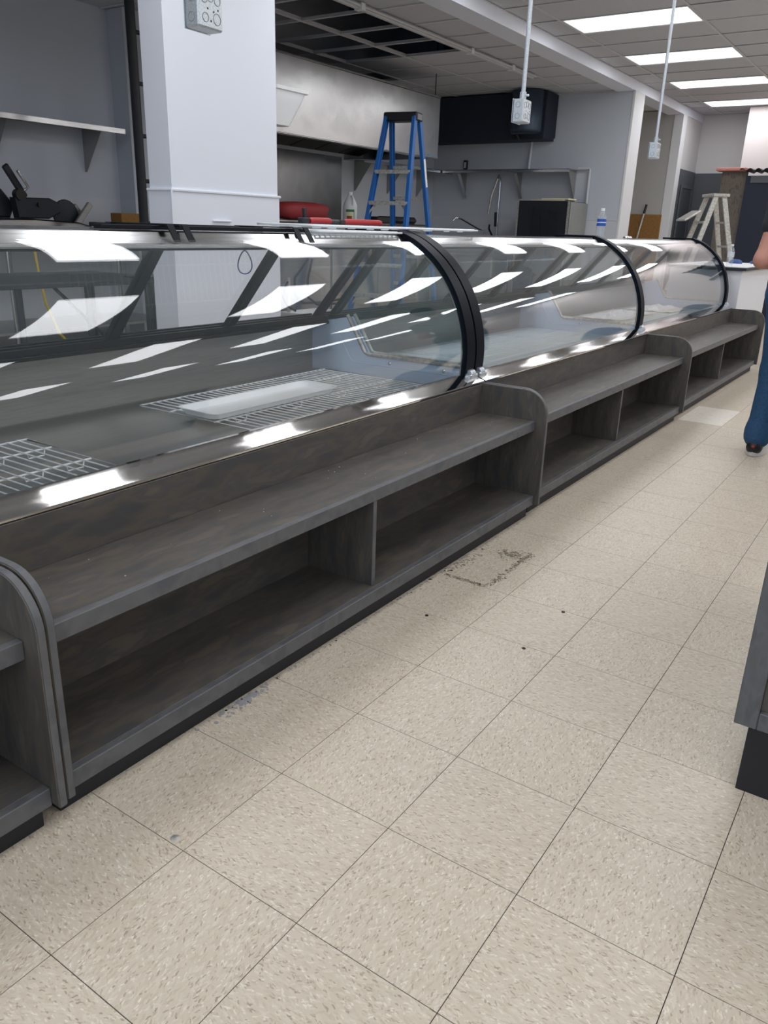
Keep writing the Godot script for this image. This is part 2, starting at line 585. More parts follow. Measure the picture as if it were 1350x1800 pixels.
func ceilings() -> void:
	var slab := struct("ceiling", wall_box(Vector3(-3.12, 3.3, -14.5), Vector3(7.4, 3.4, 4.7)), M.far_wall)
	var rng := RandomNumberGenerator.new()
	rng.seed = 5
	var xs := [-2.87]
	for k in 9:
		xs.append(minf(-2.56 + 1.22 * k, 7.2))
	var zs := []
	var z := -7.315 + 0.61 * 19
	while z > -14.3:
		zs.append(minf(z, 4.5))
		z -= 0.61
	zs.append(-14.3)
	var lampcell := {}
	for xx in [-1.95, 0.49, 2.93, 5.37]:
		for k in range(-3, 7):
			lampcell["%d %d" % [roundi(xx * 10), roundi((-7.62 + 1.83 * k) * 10)]] = true
	for i in xs.size() - 1:
		for j in zs.size() - 1:
			var cx: float = (xs[i] + xs[i + 1]) / 2
			var cz: float = (zs[j] + zs[j + 1]) / 2
			if lampcell.has("%d %d" % [roundi(cx * 10), roundi(cz * 10)]) or absf(zs[j] - zs[j + 1]) < 0.03:
				continue
			var b := MB.new()
			var dy := rng.randf_range(0.0, 0.004)
			b.box(Vector3(xs[i] + 0.004, 3.152 + dy, zs[j + 1] + 0.004), Vector3(xs[i + 1] - 0.004, 3.168 + dy, zs[j] - 0.004))
			put(b, "ceiling_panel", M.ceiling_panel, slab)
	for xx in xs:
		var b := MB.new()
		b.box(Vector3(xx - 0.012, 3.146, -14.3), Vector3(xx + 0.012, 3.151, 4.5))
		put(b, "grid_bar", M.grid_bar, slab)
	for zz in zs:
		var b := MB.new()
		b.box(Vector3(-2.87, 3.1455, zz - 0.012), Vector3(7.2, 3.1505, zz + 0.012))
		put(b, "grid_bar", M.grid_bar, slab)
	# kitchen ceiling: panels left out over the cooking line, dark space above
	var ks := struct("ceiling_kitchen", wall_box(Vector3(-6.15, 4.3, -10.9), Vector3(-3.12, 4.4, 4.7)), M.plenum)
	struct("plenum_side", wall_box(Vector3(-3.16, 3.3, -10.9), Vector3(-3.12, 4.3, 4.7)), M.plenum, ks)
	struct("plenum_end", wall_box(Vector3(-5.95, 3.2, -10.86), Vector3(-3.12, 4.3, -10.82)), M.plenum, ks)
	var kx := [-5.95, -5.4, -4.55, -3.68, -3.12]
	z = -10.7
	while z < 4.4:
		var z2 := minf(z + 0.61, 4.5)
		for i in 4:
			var open: bool = z > -8.1 and z < -1.5 and i in [1, 2]
			if z > -9.3 and z < -8.0 and i == 0:
				open = true
			if not open:
				var b := MB.new()
				b.box(Vector3(kx[i] + 0.004, 3.055, z + 0.004), Vector3(kx[i + 1] - 0.004, 3.07, z2 - 0.004))
				put(b, "ceiling_panel", M.ceiling_panel, ks)
		var c := MB.new()
		c.box(Vector3(-5.95, 3.045, z - 0.012), Vector3(-3.12, 3.053, z + 0.012))
		c.box(Vector3(-5.95, 3.05, z - 0.002), Vector3(-3.12, 3.075, z + 0.002))
		put(c, "grid_bar", M.grid_bar, ks)
		z += 0.61
	for xx in [-5.4, -4.55, -3.68]:
		var b := MB.new()
		b.box(Vector3(xx - 0.016, 3.043, -10.7), Vector3(xx + 0.016, 3.05, 4.5))
		b.box(Vector3(xx - 0.003, 3.05, -10.7), Vector3(xx + 0.003, 3.08, 4.5))
		put(b, "grid_bar", M.grid_bar, ks)
	var rail := MB.new()
	rail.box(Vector3(-3.70, 3.0, -9.2), Vector3(-3.66, 3.042, -1.0), 0.004)
	rail.box(Vector3(-3.655, 3.012, -9.2), Vector3(-3.63, 3.03, -1.0), 0.004)
	put(rail, "curtain_rail", M.grid_bar, ks)
	for zz in [-5.55, -7.55, -8.55]:
		var b := MB.new()
		b.box(Vector3(-3.705, 2.99, zz - 0.03), Vector3(-3.62, 3.045, zz + 0.03), 0.004)
		put(b, "rail_clip", M.white_trim, ks)
	# roof joists and a round duct in the dark space
	for zz in [-2.0, -3.6, -5.2, -6.8, -8.4]:
		var b := MB.new()
		b.bar(Vector3(-5.9, 3.85, zz), Vector3(-3.2, 3.85, zz), 0.06, 0.22)
		put(b, "joist", M.plenum, ks)
	for zz in [-4.1, -5.0, -5.9]:
		var b := MB.new()
		b.tube([Vector3(-5.3, 3.1, zz), Vector3(-4.6, 4.2, zz - 0.4)], 0.018, 6)
		put(b, "brace", M.duct, ks)
	var du := MB.new()
	du.tube([Vector3(-5.3, 2.9, -5.4), Vector3(-5.3, 3.3, -5.5), Vector3(-5.2, 3.6, -5.9), Vector3(-5.1, 3.75, -6.6), Vector3(-5.1, 3.8, -8.0)], 0.2, 16)
	put(du, "round_duct", M.duct, ks)
	var rod := MB.new()
	rod.tube([Vector3(-4.78, 2.8, -8.72), Vector3(-4.78, 4.3, -8.72)], 0.006, 6)
	put(rod, "hanger_rod", M.iron, ks)


func sees(p: Vector3) -> bool:
	var c := cam_basis.inverse() * (p - cam_at)
	if c.z > -0.1:
		return false
	var u := 675.0 + 1381.74 * c.x / -c.z
	var w := 900.0 - 1381.74 * c.y / -c.z
	return u > -140 and u < 1490 and w > -100 and w < 1960


func tile_face(b: MB, x0: float, z0: float, variant: int, turn: int) -> void:
	var g := 0.0009
	var lo := Vector3(x0 + g, -0.003, z0 + g)
	var hi := Vector3(x0 + T - g, 0, z0 + T - g)
	var o := Vector2((variant % 2) * 0.5, (variant / 2) * 0.5)
	var e := 0.002
	var uv := [Vector2(e, e), Vector2(0.5 - e, e), Vector2(0.5 - e, 0.5 - e), Vector2(e, 0.5 - e)]
	var us := []
	for i in 4:
		us.append(o + uv[(i + turn) % 4])
	b.face([Vector3(lo.x, 0, lo.z), Vector3(hi.x, 0, lo.z), Vector3(hi.x, 0, hi.z), Vector3(lo.x, 0, hi.z)], Vector3.UP, us)
	for s in [[Vector3(lo.x, 0, lo.z), Vector3(hi.x, 0, lo.z), Vector3(0, 0, -1)], [Vector3(lo.x, 0, hi.z), Vector3(hi.x, 0, hi.z), Vector3(0, 0, 1)], [Vector3(lo.x, 0, lo.z), Vector3(lo.x, 0, hi.z), Vector3(-1, 0, 0)], [Vector3(hi.x, 0, lo.z), Vector3(hi.x, 0, hi.z), Vector3(1, 0, 0)]]:
		var d := Vector3(0, -0.003, 0)
		b.face([s[0], s[1], s[1] + d, s[0] + d], s[2], [us[0], us[1], us[1], us[0]])


func floor_tiles() -> void:
	var fl := struct("floor", wall_box(Vector3(-6.15, -0.2, -14.5), Vector3(7.4, -0.002, 4.7)), M.grout)
	var kinds := []
	for variant in 4:
		for turn in 2:
			var b := MB.new()
			tile_face(b, 0, -T, variant, turn)
			kinds.append(b.mesh())
	var near := []
	var rest := MB.new()
	var rng := RandomNumberGenerator.new()
	rng.seed = 12
	for i in range(-20, 24):
		for j in range(-15, 47):
			var mid := Vector3((i + 0.5) * T, 0, -(j + 0.5) * T)
			var variant := rng.randi_range(0, 3)
			var turn := posmod(i + j, 2) if rng.randf() < 0.85 else 1
			if sees(mid) and i >= -1 and (mid - cam_at).length() < 9.0:
				near.append([(mid - cam_at).length(), i, j, variant, turn])
			else:
				tile_face(rest, i * T, -(j + 1) * T, variant, turn)
	near.sort_custom(func(a, b): return a[0] < b[0])
	for k in near.size():
		var a = near[k]
		if k >= 290:
			tile_face(rest, a[1] * T, -(a[2] + 1) * T, a[3], a[4])
			continue
		var o := MeshInstance3D.new()
		o.name = "floor_tile"
		o.mesh = kinds[a[3] * 2 + a[4]]
		o.material_override = M.pale_tile if a[1] == -1 and a[2] in [16, 17] else M.tile
		o.position = Vector3(a[1] * T, 0, -a[2] * T)
		fl.add_child(o, true)
	var r := put(rest, "other_floor_tiles", M.tile, fl)
	r.set_meta("kind", "stuff")


func lamps() -> void:
	var fm := MB.new()
	for s in [-1, 1]:
		fm.box(Vector3(-0.605, -0.002, s * 0.2925 - 0.0125), Vector3(0.605, 0.02, s * 0.2925 + 0.0125), 0.002)
		fm.box(Vector3(s * 0.595 - 0.01, -0.002, -0.28), Vector3(s * 0.595 + 0.01, 0.02, 0.28), 0.002)
	fm.box(Vector3(-0.6, 0.02, -0.3), Vector3(0.6, 0.06, 0.3))
	var frame_mesh := fm.mesh()
	var dm := MB.new()
	dm.box(Vector3(-0.584, 0.004, -0.279), Vector3(0.584, 0.012, 0.279))
	var diff_mesh := dm.mesh()
	for xx in [-1.95, 0.49, 2.93, 5.37]:
		for k in range(-3, 7):
			var o := thing("ceiling_light", "lit rectangular fluorescent troffer in the ceiling row " + {-195: "above the deli cases", 49: "above the aisle", 293: "between the aisle row and the wall row", 537: "along the right wall"}[roundi(xx * 100)], "ceiling light", Vector3(xx, 3.15, -7.62 + 1.83 * k), 0.0, "fluorescent troffers in the shop ceiling")
			var f := MeshInstance3D.new()
			f.name = "frame"
			f.mesh = frame_mesh
			f.material_override = M.white_trim
			o.add_child(f, true)
			var d := MeshInstance3D.new()
			d.name = "diffuser"
			d.mesh = diff_mesh
			d.material_override = M.lamp
			o.add_child(d, true)
			var a := AreaLight3D.new()
			a.name = "panel_light"
			a.area_size = Vector2(1.168, 0.558)
			a.area_normalize_energy = false
			a.light_energy = 1.5
			a.light_color = Color(0.975, 0.985, 1.0)
			a.area_range = 30.0
			a.shadow_enabled = true
			a.position = Vector3(0, -0.004, 0)
			a.rotation.x = -PI / 2
			o.add_child(a, true)


# ---------------------------------------------------------------- shelf units
func panel_outline(dx: float) -> Array:
	var p := [Vector2(-0.59 + dx, 0.06), Vector2(-0.255 + dx, 0.06)]
	for k in 11:
		var a := k * PI / 20.0
		p.append(Vector2(-0.365 + dx + 0.11 * cos(a), 0.462 + 0.11 * sin(a)))
	p.append(Vector2(-0.59 + dx, 0.572))
	return p


func shelf_unit(label: String, z0: float, z1: float, dx: float) -> void:
	var o := thing("shelf_unit", label, "shelf", Vector3.ZERO, 0.0, "wooden shelf units along the deli cases")
	for zz in [[z0 - 0.02, z0], [z1, z1 + 0.02]]:
		var b := MB.new()
		b.prism(panel_outline(dx), fz, zz[0], zz[1], 0.0015)
		var p := put(b, "end_panel", M.panel_wood, o)
		var e := MB.new()
		var edge := []
		var outline := panel_outline(dx)
		for i in range(1, outline.size()):
			edge.append(outline[i] + Vector2(0.0, 0.0))
		# the edge strip is glued on, a millimetre proud
		var raised := []
		for i in edge.size():
			var a: Vector2 = edge[maxi(i - 1, 0)]
			var c: Vector2 = edge[mini(i + 1, edge.size() - 1)]
			var d := (c - a).normalized()
			raised.append(edge[i] + Vector2(d.y, -d.x) * 0.0012)
		e.sheet(raised, zz[0] + 0.0025, zz[1] - 0.0025, 0.002)
		put(e, "edge_strip", M.edge_band, p)
	var za := z0 - 0.02
	var zb := z1 + 0.02
	var b := MB.new()
	b.box(Vector3(-0.592 + dx, 0.44, zb), Vector3(-0.576 + dx, 0.570, za), 0.001)
	put(b, "back_board", M.wood, o)
	b = MB.new()
	b.box(Vector3(-0.592 + dx, 0.06, zb), Vector3(-0.582 + dx, 0.4215, za))
	put(b, "inner_back", M.wood, o)
	b = MB.new()
	b.box(Vector3(-0.592 + dx, 0.422, zb), Vector3(-0.3245 + dx, 0.44, za), 0.001)
	var us := put(b, "upper_shelf", M.wood, o)
	b = MB.new()
	b.box(Vector3(-0.324 + dx, 0.398, zb), Vector3(-0.304 + dx, 0.4405, za), 0.002)
	put(b, "shelf_lip", M.edge_band, us)
	b = MB.new()
	b.box(Vector3(-0.582 + dx, 0.082, zb), Vector3(-0.2995 + dx, 0.10, za), 0.001)
	var ls := put(b, "lower_shelf", M.wood, o)
	b = MB.new()
	b.box(Vector3(-0.299 + dx, 0.056, zb), Vector3(-0.279 + dx, 0.1005, za), 0.002)
	put(b, "shelf_lip", M.edge_band, ls)
	var zm := (z0 + z1) / 2 + 0.02
	b = MB.new()
	b.box(Vector3(-0.582 + dx, 0.10, zm - 0.009), Vector3(-0.31 + dx, 0.422, zm + 0.009), 0.001)
	var dv := put(b, "divider", M.panel_wood, o)
	b = MB.new()
	b.box(Vector3(-0.31 + dx, 0.101, zm - 0.009), Vector3(-0.3085 + dx, 0.398, zm + 0.009))
	put(b, "edge_strip", M.edge_band, dv)
	b = MB.new()
	b.box(Vector3(-0.34 + dx, 0, zb + 0.012), Vector3(-0.302 + dx, 0.06, za + 0.012))
	b.box(Vector3(-0.6 + dx, 0, zb + 0.012), Vector3(-0.56 + dx, 0.06, za + 0.012))
	put(b, "toe_kick", M.toe, o)


# ---------------------------------------------------------------- deli cases
func curve_points(pts: Array, per: int) -> Array:
	var out := []
	for i in pts.size() - 1:
		var p0: Vector2 = pts[maxi(i - 1, 0)]
		var p1: Vector2 = pts[i]
		var p2: Vector2 = pts[i + 1]
		var p3: Vector2 = pts[mini(i + 2, pts.size() - 1)]
		for s in per:
			out.append(p1.cubic_interpolate(p2, p0, p3, float(s) / per))
	out.append(pts[-1])
	return out


func arm_curve(dx: float) -> Array:
	var p := []
	for a in [[-0.643, 0.592], [-0.6365, 0.68], [-0.6425, 0.762], [-0.664, 0.85], [-0.703, 0.944], [-0.757, 1.027], [-0.824, 1.098], [-0.905, 1.157], [-0.972, 1.19], [-1.04, 1.211]]:
		p.append(Vector2(a[0] + dx, a[1]))
	return curve_points(p, 4)


func shifted(c: Array, by: float) -> Array:
	var out := []
	for i in c.size():
		var a: Vector2 = c[maxi(i - 1, 0)]
		var b: Vector2 = c[mini(i + 1, c.size() - 1)]
		var d := (b - a).normalized()
		out.append(c[i] - Vector2(d.y, -d.x) * by)
	return out


func glass_case(label: String, z0: float, z1: float, dx: float, kind: int) -> void:
	var o := thing("deli_case", label, "display case", Vector3.ZERO, 0.0, "curved glass deli cases in a row")
	var X := func(a: float) -> float: return a + dx
	var b := MB.new()
	b.box(Vector3(X.call(-1.62), 0.0, z1 + 0.01), Vector3(X.call(-0.63), 0.505, z0 - 0.01), 0.004)
	put(b, "base", M.dull_steel, o)
	b = MB.new()
	b.box(Vector3(X.call(-1.57), 0.506, z1 + 0.03), Vector3(X.call(-0.66), 0.525, z0 - 0.03))
	var deck := put(b, "deck", M.dull_steel if kind < 2 else M.pan, o)
	if kind >= 2:
		var zz := z1 + 0.08
		while zz + 0.55 < z0 - 0.05:
			b = MB.new()
			b.box(Vector3(X.call(-1.50), 0.526, zz), Vector3(X.call(-0.72), 0.545, zz + 0.57), 0.006)
			var pn := put(b, "deck_pan", M.pan, deck)
			b = MB.new()
			for k in 7:
				b.box(Vector3(X.call(-1.44) + 0.1 * k, 0.5455, zz + 0.05), Vector3(X.call(-1.42) + 0.1 * k, 0.5475, zz + 0.52))
			put(b, "rib", M.pan, pn)
			zz += 0.59
	b = MB.new()
	b.box(Vector3(X.call(-1.60), 0.505, z1 + 0.01), Vector3(X.call(-1.57), 0.757, z0 - 0.01))
	put(b, "back_wall", M.dull_steel, o)
	# front ledge, bent from one sheet
	b = MB.new()
	b.prism([Vector2(X.call(-0.5785), 0.5735), Vector2(X.call(-0.5785), 0.5785), Vector2(X.call(-0.5815), 0.5805), Vector2(X.call(-0.6535), 0.6067), Vector2(X.call(-0.666), 0.6067), Vector2(X.call(-0.666), 0.5265), Vector2(X.call(-0.662), 0.5265), Vector2(X.call(-0.662), 0.6)], fz, z1 + 0.001, z0 - 0.001)
	put(b, "front_ledge", M.mirror_steel, o)
	# rear track and top rail
	b = MB.new()
	b.box(Vector3(X.call(-1.60), 0.757, z1 + 0.01), Vector3(X.call(-1.46), 0.772, z0 - 0.01), 0.002)
	for xx in [-1.585, -1.53, -1.472]:
		b.box(Vector3(X.call(xx) - 0.006, 0.772, z1 + 0.01), Vector3(X.call(xx) + 0.006, 0.798, z0 - 0.01), 0.002)
	put(b, "rear_track", M.black_metal, o)
	b = MB.new()
	b.box(Vector3(X.call(-1.24), 1.125, z1 + 0.01), Vector3(X.call(-1.16), 1.165, z0 - 0.01), 0.003)
	put(b, "top_rail", M.black_metal, o)
	# slanting rear posts and sliding panes
	var posts := []
	var zp := z1 + 0.075
	while zp < z0 - 0.02:
		posts.append(zp)
		zp += 0.615
	posts.append(z0 - 0.05)
	for i in posts.size():
		b = MB.new()
		b.bar(Vector3(X.call(-1.505), 0.785, posts[i]), Vector3(X.call(-1.20), 1.14, posts[i]), 0.05, 0.028, Vector3(1, 1, 0), 0.003)
		put(b, "door_post", M.black_metal, o)
		if i > 0:
			b = MB.new()
			var off := 0.008 if i % 2 else -0.012
			b.face([Vector3(X.call(-1.505) + off, 0.795, posts[i - 1]), Vector3(X.call(-1.505) + off, 0.795, posts[i]), Vector3(X.call(-1.21) + off, 1.13, posts[i]), Vector3(X.call(-1.21) + off, 1.13, posts[i - 1])], Vector3(1, 1, 0))
			put(b, "door_pane", M.door_glass, o)
	# stainless top with its rolled front lip
	b = MB.new()
	b.prism([Vector2(X.call(-0.962), 1.141), Vector2(X.call(-0.955), 1.146), Vector2(X.call(-0.956), 1.153), Vector2(X.call(-0.962), 1.1555), Vector2(X.call(-1.010), 1.1865), Vector2(X.call(-1.016), 1.189), Vector2(X.call(-1.03), 1.1905), Vector2(X.call(-1.33), 1.194), Vector2(X.call(-1.33), 1.165), Vector2(X.call(-1.02), 1.160), Vector2(X.call(-0.99), 1.148)], fz, z1 + 0.076, z0 - 0.076)
	put(b, "top_cover", M.steel, o)
	# curved front glass
	var arc := arm_curve(dx)
	var cut := []
	for p in shifted(arc, 0.012):
		if p.y < 1.171:
			cut.append(p)
	b = MB.new()
	b.sheet(cut, z1 + 0.066, z0 - 0.066, 0.006)
	put(b, "front_glass", M.glass, o)
	var inner := shifted(arc, 0.02)
	for e in [[z1, z1 + 0.076, 1.0], [z0 - 0.076, z0, -1.0]]:
		b = MB.new()
		b.sheet(arc, e[0] + 0.001, e[1] - 0.001, 0.055 if kind == 3 and e[2] > 0 else 0.026)
		b.box(Vector3(X.call(-1.33), 1.196, e[0] + 0.001), Vector3(X.call(-1.035), 1.212, e[1] - 0.001), 0.002)
		var arm := put(b, "black_arm", M.arm_black, o)
		b = MB.new()
		var side: float = e[1] + 0.0005 if e[2] > 0 else e[0] - 0.0005
		b.sheet(shifted(arc, 0.0555 if kind == 3 and e[2] > 0 else 0.0265), side - 0.003, side + 0.001, 0.004)
		put(b, "seal", M.dull_steel, arm)
		# end wall below, end window above
		var zi: float = e[0] + 0.012 if e[2] > 0 else e[1] - 0.012
		b = MB.new()
		b.prism([Vector2(X.call(-1.57), 0.506), Vector2(X.call(-0.668), 0.506), Vector2(X.call(-0.668), 0.628), Vector2(X.call(-1.235), 0.628), Vector2(X.call(-1.345), 0.80), Vector2(X.call(-1.57), 0.756)], fz, zi - 0.01, zi + 0.01)
		var ew := put(b, "end_wall", M.liner, o)
		for rx in [-1.087, -0.784]:
			b = MB.new()
			b.lathe([Vector2(0.009, 0.0), Vector2(0.008, 0.003), Vector2(0.004, 0.005), Vector2(0.0, 0.0055)], 10, Transform3D(Basis(Vector3(1, 0, 0), Vector3(0, 0, e[2]), Vector3(0, -e[2], 0)), Vector3(X.call(rx), 0.602, zi + e[2] * 0.01)))
			put(b, "rivet", M.chrome, ew)
		b = MB.new()
		b.tube([Vector3(X.call(-0.665), 0.632, zi + e[2] * 0.011), Vector3(X.call(-1.215), 0.632, zi + e[2] * 0.011), Vector3(X.call(-1.235), 0.64, zi + e[2] * 0.011), Vector3(X.call(-1.345), 0.81, zi + e[2] * 0.011)], 0.009, 8)
		put(b, "window_trim", M.alu, ew)
		b = MB.new()
		b.tube([Vector3(X.call(-0.68), 0.585, zi + e[2] * 0.0105), Vector3(X.call(-1.3), 0.585, zi + e[2] * 0.0105), Vector3(X.call(-1.325), 0.60, zi + e[2] * 0.0105), Vector3(X.call(-1.43), 0.765, zi + e[2] * 0.0105)], 0.002, 6)
		put(b, "liner_bead", M.liner, ew)
		var poly := [Vector2(X.call(-1.235), 0.628), Vector2(X.call(-1.345), 0.80), Vector2(X.call(-1.47), 0.80), Vector2(X.call(-1.19), 1.14), Vector2(X.call(-1.02), 1.158)]
		var rim := inner.duplicate()
		rim.reverse()
		for p in rim:
			if p.y < 1.155 and p.y > 0.63:
				poly.append(p)
		b = MB.new()
		var tri := Geometry2D.triangulate_polygon(PackedVector2Array(poly))
		for k in range(0, tri.size(), 3):
			b.face([fz(poly[tri[k]], zi), fz(poly[tri[k + 1]], zi), fz(poly[tri[k + 2]], zi)], Vector3(0, 0, 1))
		put(b, "end_glass", M.end_glass, o)
		# clip that holds the arm's foot on the ledge
		b = MB.new()
		b.box(Vector3(X.call(-0.66), 0.580, e[0] + 0.004), Vector3(X.call(-0.612), 0.612, e[1] - 0.004), 0.005)
		var half := []
		for k in 9:
			half.append(Vector2(X.call(-0.633) + 0.021 * cos(k * PI / 8), 0.604 + 0.026 * sin(k * PI / 8)))
		b.prism(half, fz, (e[0] + e[1]) / 2 - 0.02, (e[0] + e[1]) / 2 + 0.02, 0.003)
		put(b, "arm_clip", M.galv, o)


func loft(b: MB, rings: Array, cap0: bool, cap1: bool) -> void:
	for r in rings.size() - 1:
		var k: int = rings[r].size()
		for i in k:
			b.face([rings[r][i], rings[r][(i + 1) % k], rings[r + 1][(i + 1) % k], rings[r + 1][i]])
	if cap0:
		b.face(rings[0].duplicate(), Vector3.DOWN)
	if cap1:
		b.face(rings[-1].duplicate(), Vector3.UP)


func round_rect(cx: float, cz: float, hx: float, hz: float, r: float, y: float, seg := 5) -> Array:
	var out := []
	for c in [[1, 1, 0], [-1, 1, 1], [-1, -1, 2], [1, -1, 3]]:
		for k in seg + 1:
			var a: float = (c[2] + float(k) / seg) * PI / 2
			out.append(Vector3(cx + c[0] * (hx - r) + r * cos(a), y, cz + c[1] * (hz - r) + r * sin(a)))
	return out


func wire_rack(label: String, x0: float, x1: float, za: float, zb: float, y: float, fat := 1.0, drop := 0.022) -> Node3D:
	var o := thing("wire_rack", label, "wire rack", Vector3.ZERO, 0.0, "white wire racks")
	var b := MB.new()
	b.tube([Vector3(x0, y, za), Vector3(x1, y, za), Vector3(x1, y, zb), Vector3(x0, y, zb)], 0.0034 * fat, 6, true)
	put(b, "frame", M.white_wire, o)
	var wm := MB.new()
	wm.tube([Vector3(x0, y + 0.003, 0), Vector3(x1, y + 0.003, 0)], 0.0025 * fat, 5)
	var mesh := wm.mesh()
	var n := int((za - zb) / 0.034)
	for k in range(1, n):
		var w := MeshInstance3D.new()
		w.name = "wire"
		w.mesh = mesh
		w.material_override = M.white_wire
		w.position.z = za + (zb - za) * k / n
		o.add_child(w, true)
	for f in [0.25, 0.62, 0.9]:
		var xx: float = lerpf(x0, x1, f)
		b = MB.new()
		b.tube([Vector3(xx, y - 0.002, za), Vector3(xx, y - 0.002, zb)], 0.0032 * fat, 6)
		put(b, "cross_rod", M.white_wire, o)
		for g in ([0.12, 0.4, 0.66, 0.9] if drop > 0.0 else []):
			var zz: float = lerpf(za, zb, g)
			b = MB.new()
			b.tube([Vector3(xx, y - 0.002, zz - 0.03), Vector3(xx, y - drop, zz - 0.026), Vector3(xx, y - drop, zz + 0.026), Vector3(xx, y - 0.002, zz + 0.03)], 0.0024 * fat, 5)
			put(b, "foot", M.white_wire, o)
	return o


func case_contents() -> void:
	wire_rack("white wire rack under the white tray in the deli case", -1.405, -0.76, -1.095, -2.235, 0.549)
	wire_rack("white wire rack without a tray in the deli case", -1.27, -0.745, 0.02, -0.535, 0.549)
	var b := MB.new()
	var r := []
	for a in [[0.085, 0.345, 0.557], [0.096, 0.356, 0.578], [0.103, 0.363, 0.5795], [0.103, 0.363, 0.582], [0.094, 0.354, 0.581], [0.078, 0.338, 0.562]]:
		r.append(round_rect(-1.08, -1.435, a[0], a[1], 0.03, a[2]))
	loft(b, r, true, true)
	solo(b, "serving_tray", M.tray_white, "long shallow white plastic tray lying on the wire rack", "tray")
	# crumpled white sheets inside the far case
	var rng := RandomNumberGenerator.new()
	rng.seed = 9
	for s in [[-1.3, -6.3, 0.5, "wrinkled clear plastic sheet lying in the case beside the counter"], [-1.2, -7.2, 0.3, "crumpled white plastic bag lying in the case beside the counter"]]:
		var P := []
		var N := []
		var f := FastNoiseLite.new()
		f.seed = rng.randi()
		f.frequency = 4.0
		for i in 15:
			var row := []
			var nr := []
			for j in 15:
				var px: float = s[0] + (i / 14.0 - 0.5) * 0.42
				var pz: float = s[1] + (j / 14.0 - 0.5) * s[2] * 2
				var edge := minf(minf(i, 14 - i), minf(j, 14 - j)) / 7.0
				row.append(Vector3(px, 0.549 + 0.05 * edge * (0.6 + f.get_noise_2d(px * 1.5, pz * 1.5)) + 0.015 * absf(f.get_noise_2d(px * 7, pz * 7)), pz))
				nr.append(Vector3.UP)
			P.append(row)
			N.append(nr)
		b = MB.new()
		for i in 14:
			for j in 14:
				b.face([P[i][j], P[i + 1][j], P[i + 1][j + 1]], Vector3.UP)
				b.face([P[i][j], P[i + 1][j + 1], P[i][j + 1]], Vector3.UP)
		solo(b, "plastic_sheet", M.white_plastic, s[3], "plastic sheet")
	# loop of cord hanging from the case's top rail
	b = MB.new()
	var loop := []
	for k in 20:
		var a := TAU * k / 20
		loop.append(Vector3(-1.145, 1.082 + 0.042 * cos(a), -1.42 + 0.036 * sin(a) * (1.0 - 0.35 * cos(a))))
	b.tube(loop, 0.0025, 6, true)
	solo(b, "cord_loop", mat(c8(120, 135, 190), 0.5), "thin blue cord loop hanging from the rail inside the case", "cord")


func on_the_cases() -> void:
	# dark flat frame members laid on the stainless top
	var o := thing("door_frame", "black metal frame lying flat on the stainless case top", "metal frame")
	var b := MB.new()
	b.box(Vector3(-1.06, 1.194, -1.64), Vector3(-1.02, 1.207, -0.70), 0.002)
	put(b, "rail", M.black_metal, o)
	b = MB.new()
	b.box(Vector3(-1.30, 1.197, -1.65), Vector3(-1.26, 1.210, -0.86), 0.002)
	put(b, "rail", M.black_metal, o)
	for zz in [-0.93, -0.99, -1.53, -1.59]:  # dark flat strips across the rails, bent down over the cover's front
		b = MB.new()
		b.box(Vector3(-1.29, 1.208, zz - 0.014), Vector3(-1.0, 1.212, zz + 0.014), 0.001)
		b.bar(Vector3(-0.992, 1.211, zz), Vector3(-0.957, 1.160, zz), 0.026, 0.004, Vector3(1, 0.6, 0))
		put(b, "dark_strip", M.black_metal, o)
	# two white wire shelves, one on the other
	for s in [[-1.27, -1.0, -1.68, -2.27, 1.1995, "lower white wire shelf of two lying on the stainless case top"], [-1.30, -1.02, -1.66, -3.02, 1.2195, "upper white wire shelf of two lying on the stainless case top"]]:
		wire_rack(s[5], s[0], s[1], s[2], s[3], s[4], 1.35, 0.0 if s[4] < 1.21 else 0.0075)
	# red handled bolt cutter on top
	var t := thing("bolt_cutter", "bolt cutter with red handles lying on the wire shelves", "tool")
	for k in 2:
		var dxk := 0.03 * k
		b = MB.new()
		b.tube([Vector3(-1.13 - dxk, 1.2365 , -1.78), Vector3(-1.13 - dxk, 1.239, -1.80), Vector3(-1.13 - dxk, 1.240, -1.90), Vector3(-1.13 - dxk, 1.238, -1.915)] if k == 0 else [Vector3(-1.16, 1.237, -2.05), Vector3(-1.16, 1.239, -2.07), Vector3(-1.14, 1.240, -2.28), Vector3(-1.14, 1.238, -2.30)], 0.0125, 10)
		put(b, "grip", M.red, t)
	b = MB.new()
	b.tube([Vector3(-1.13, 1.239, -1.91), Vector3(-1.145, 1.238, -2.0), Vector3(-1.16, 1.239, -2.055)], 0.008, 8)
	put(b, "shaft", M.black_plastic, t)
	b = MB.new()
	b.box(Vector3(-1.165, 1.230, -2.035), Vector3(-1.135, 1.247, -1.995), 0.003)
	put(b, "pivot", M.iron, t)
	b = MB.new()
	b.box(Vector3(-1.15, 1.226, -1.775), Vector3(-1.12, 1.25, -1.73), 0.004)
	b.bar(Vector3(-1.135, 1.245, -1.76), Vector3(-1.135, 1.285, -1.755), 0.014, 0.012, Vector3(1, 0, 0))
	put(b, "jaw", M.iron, t)
	water_bottle("water bottle with blue label standing on the stainless case top", Vector3(-1.12, 1.194, -5.13), true)


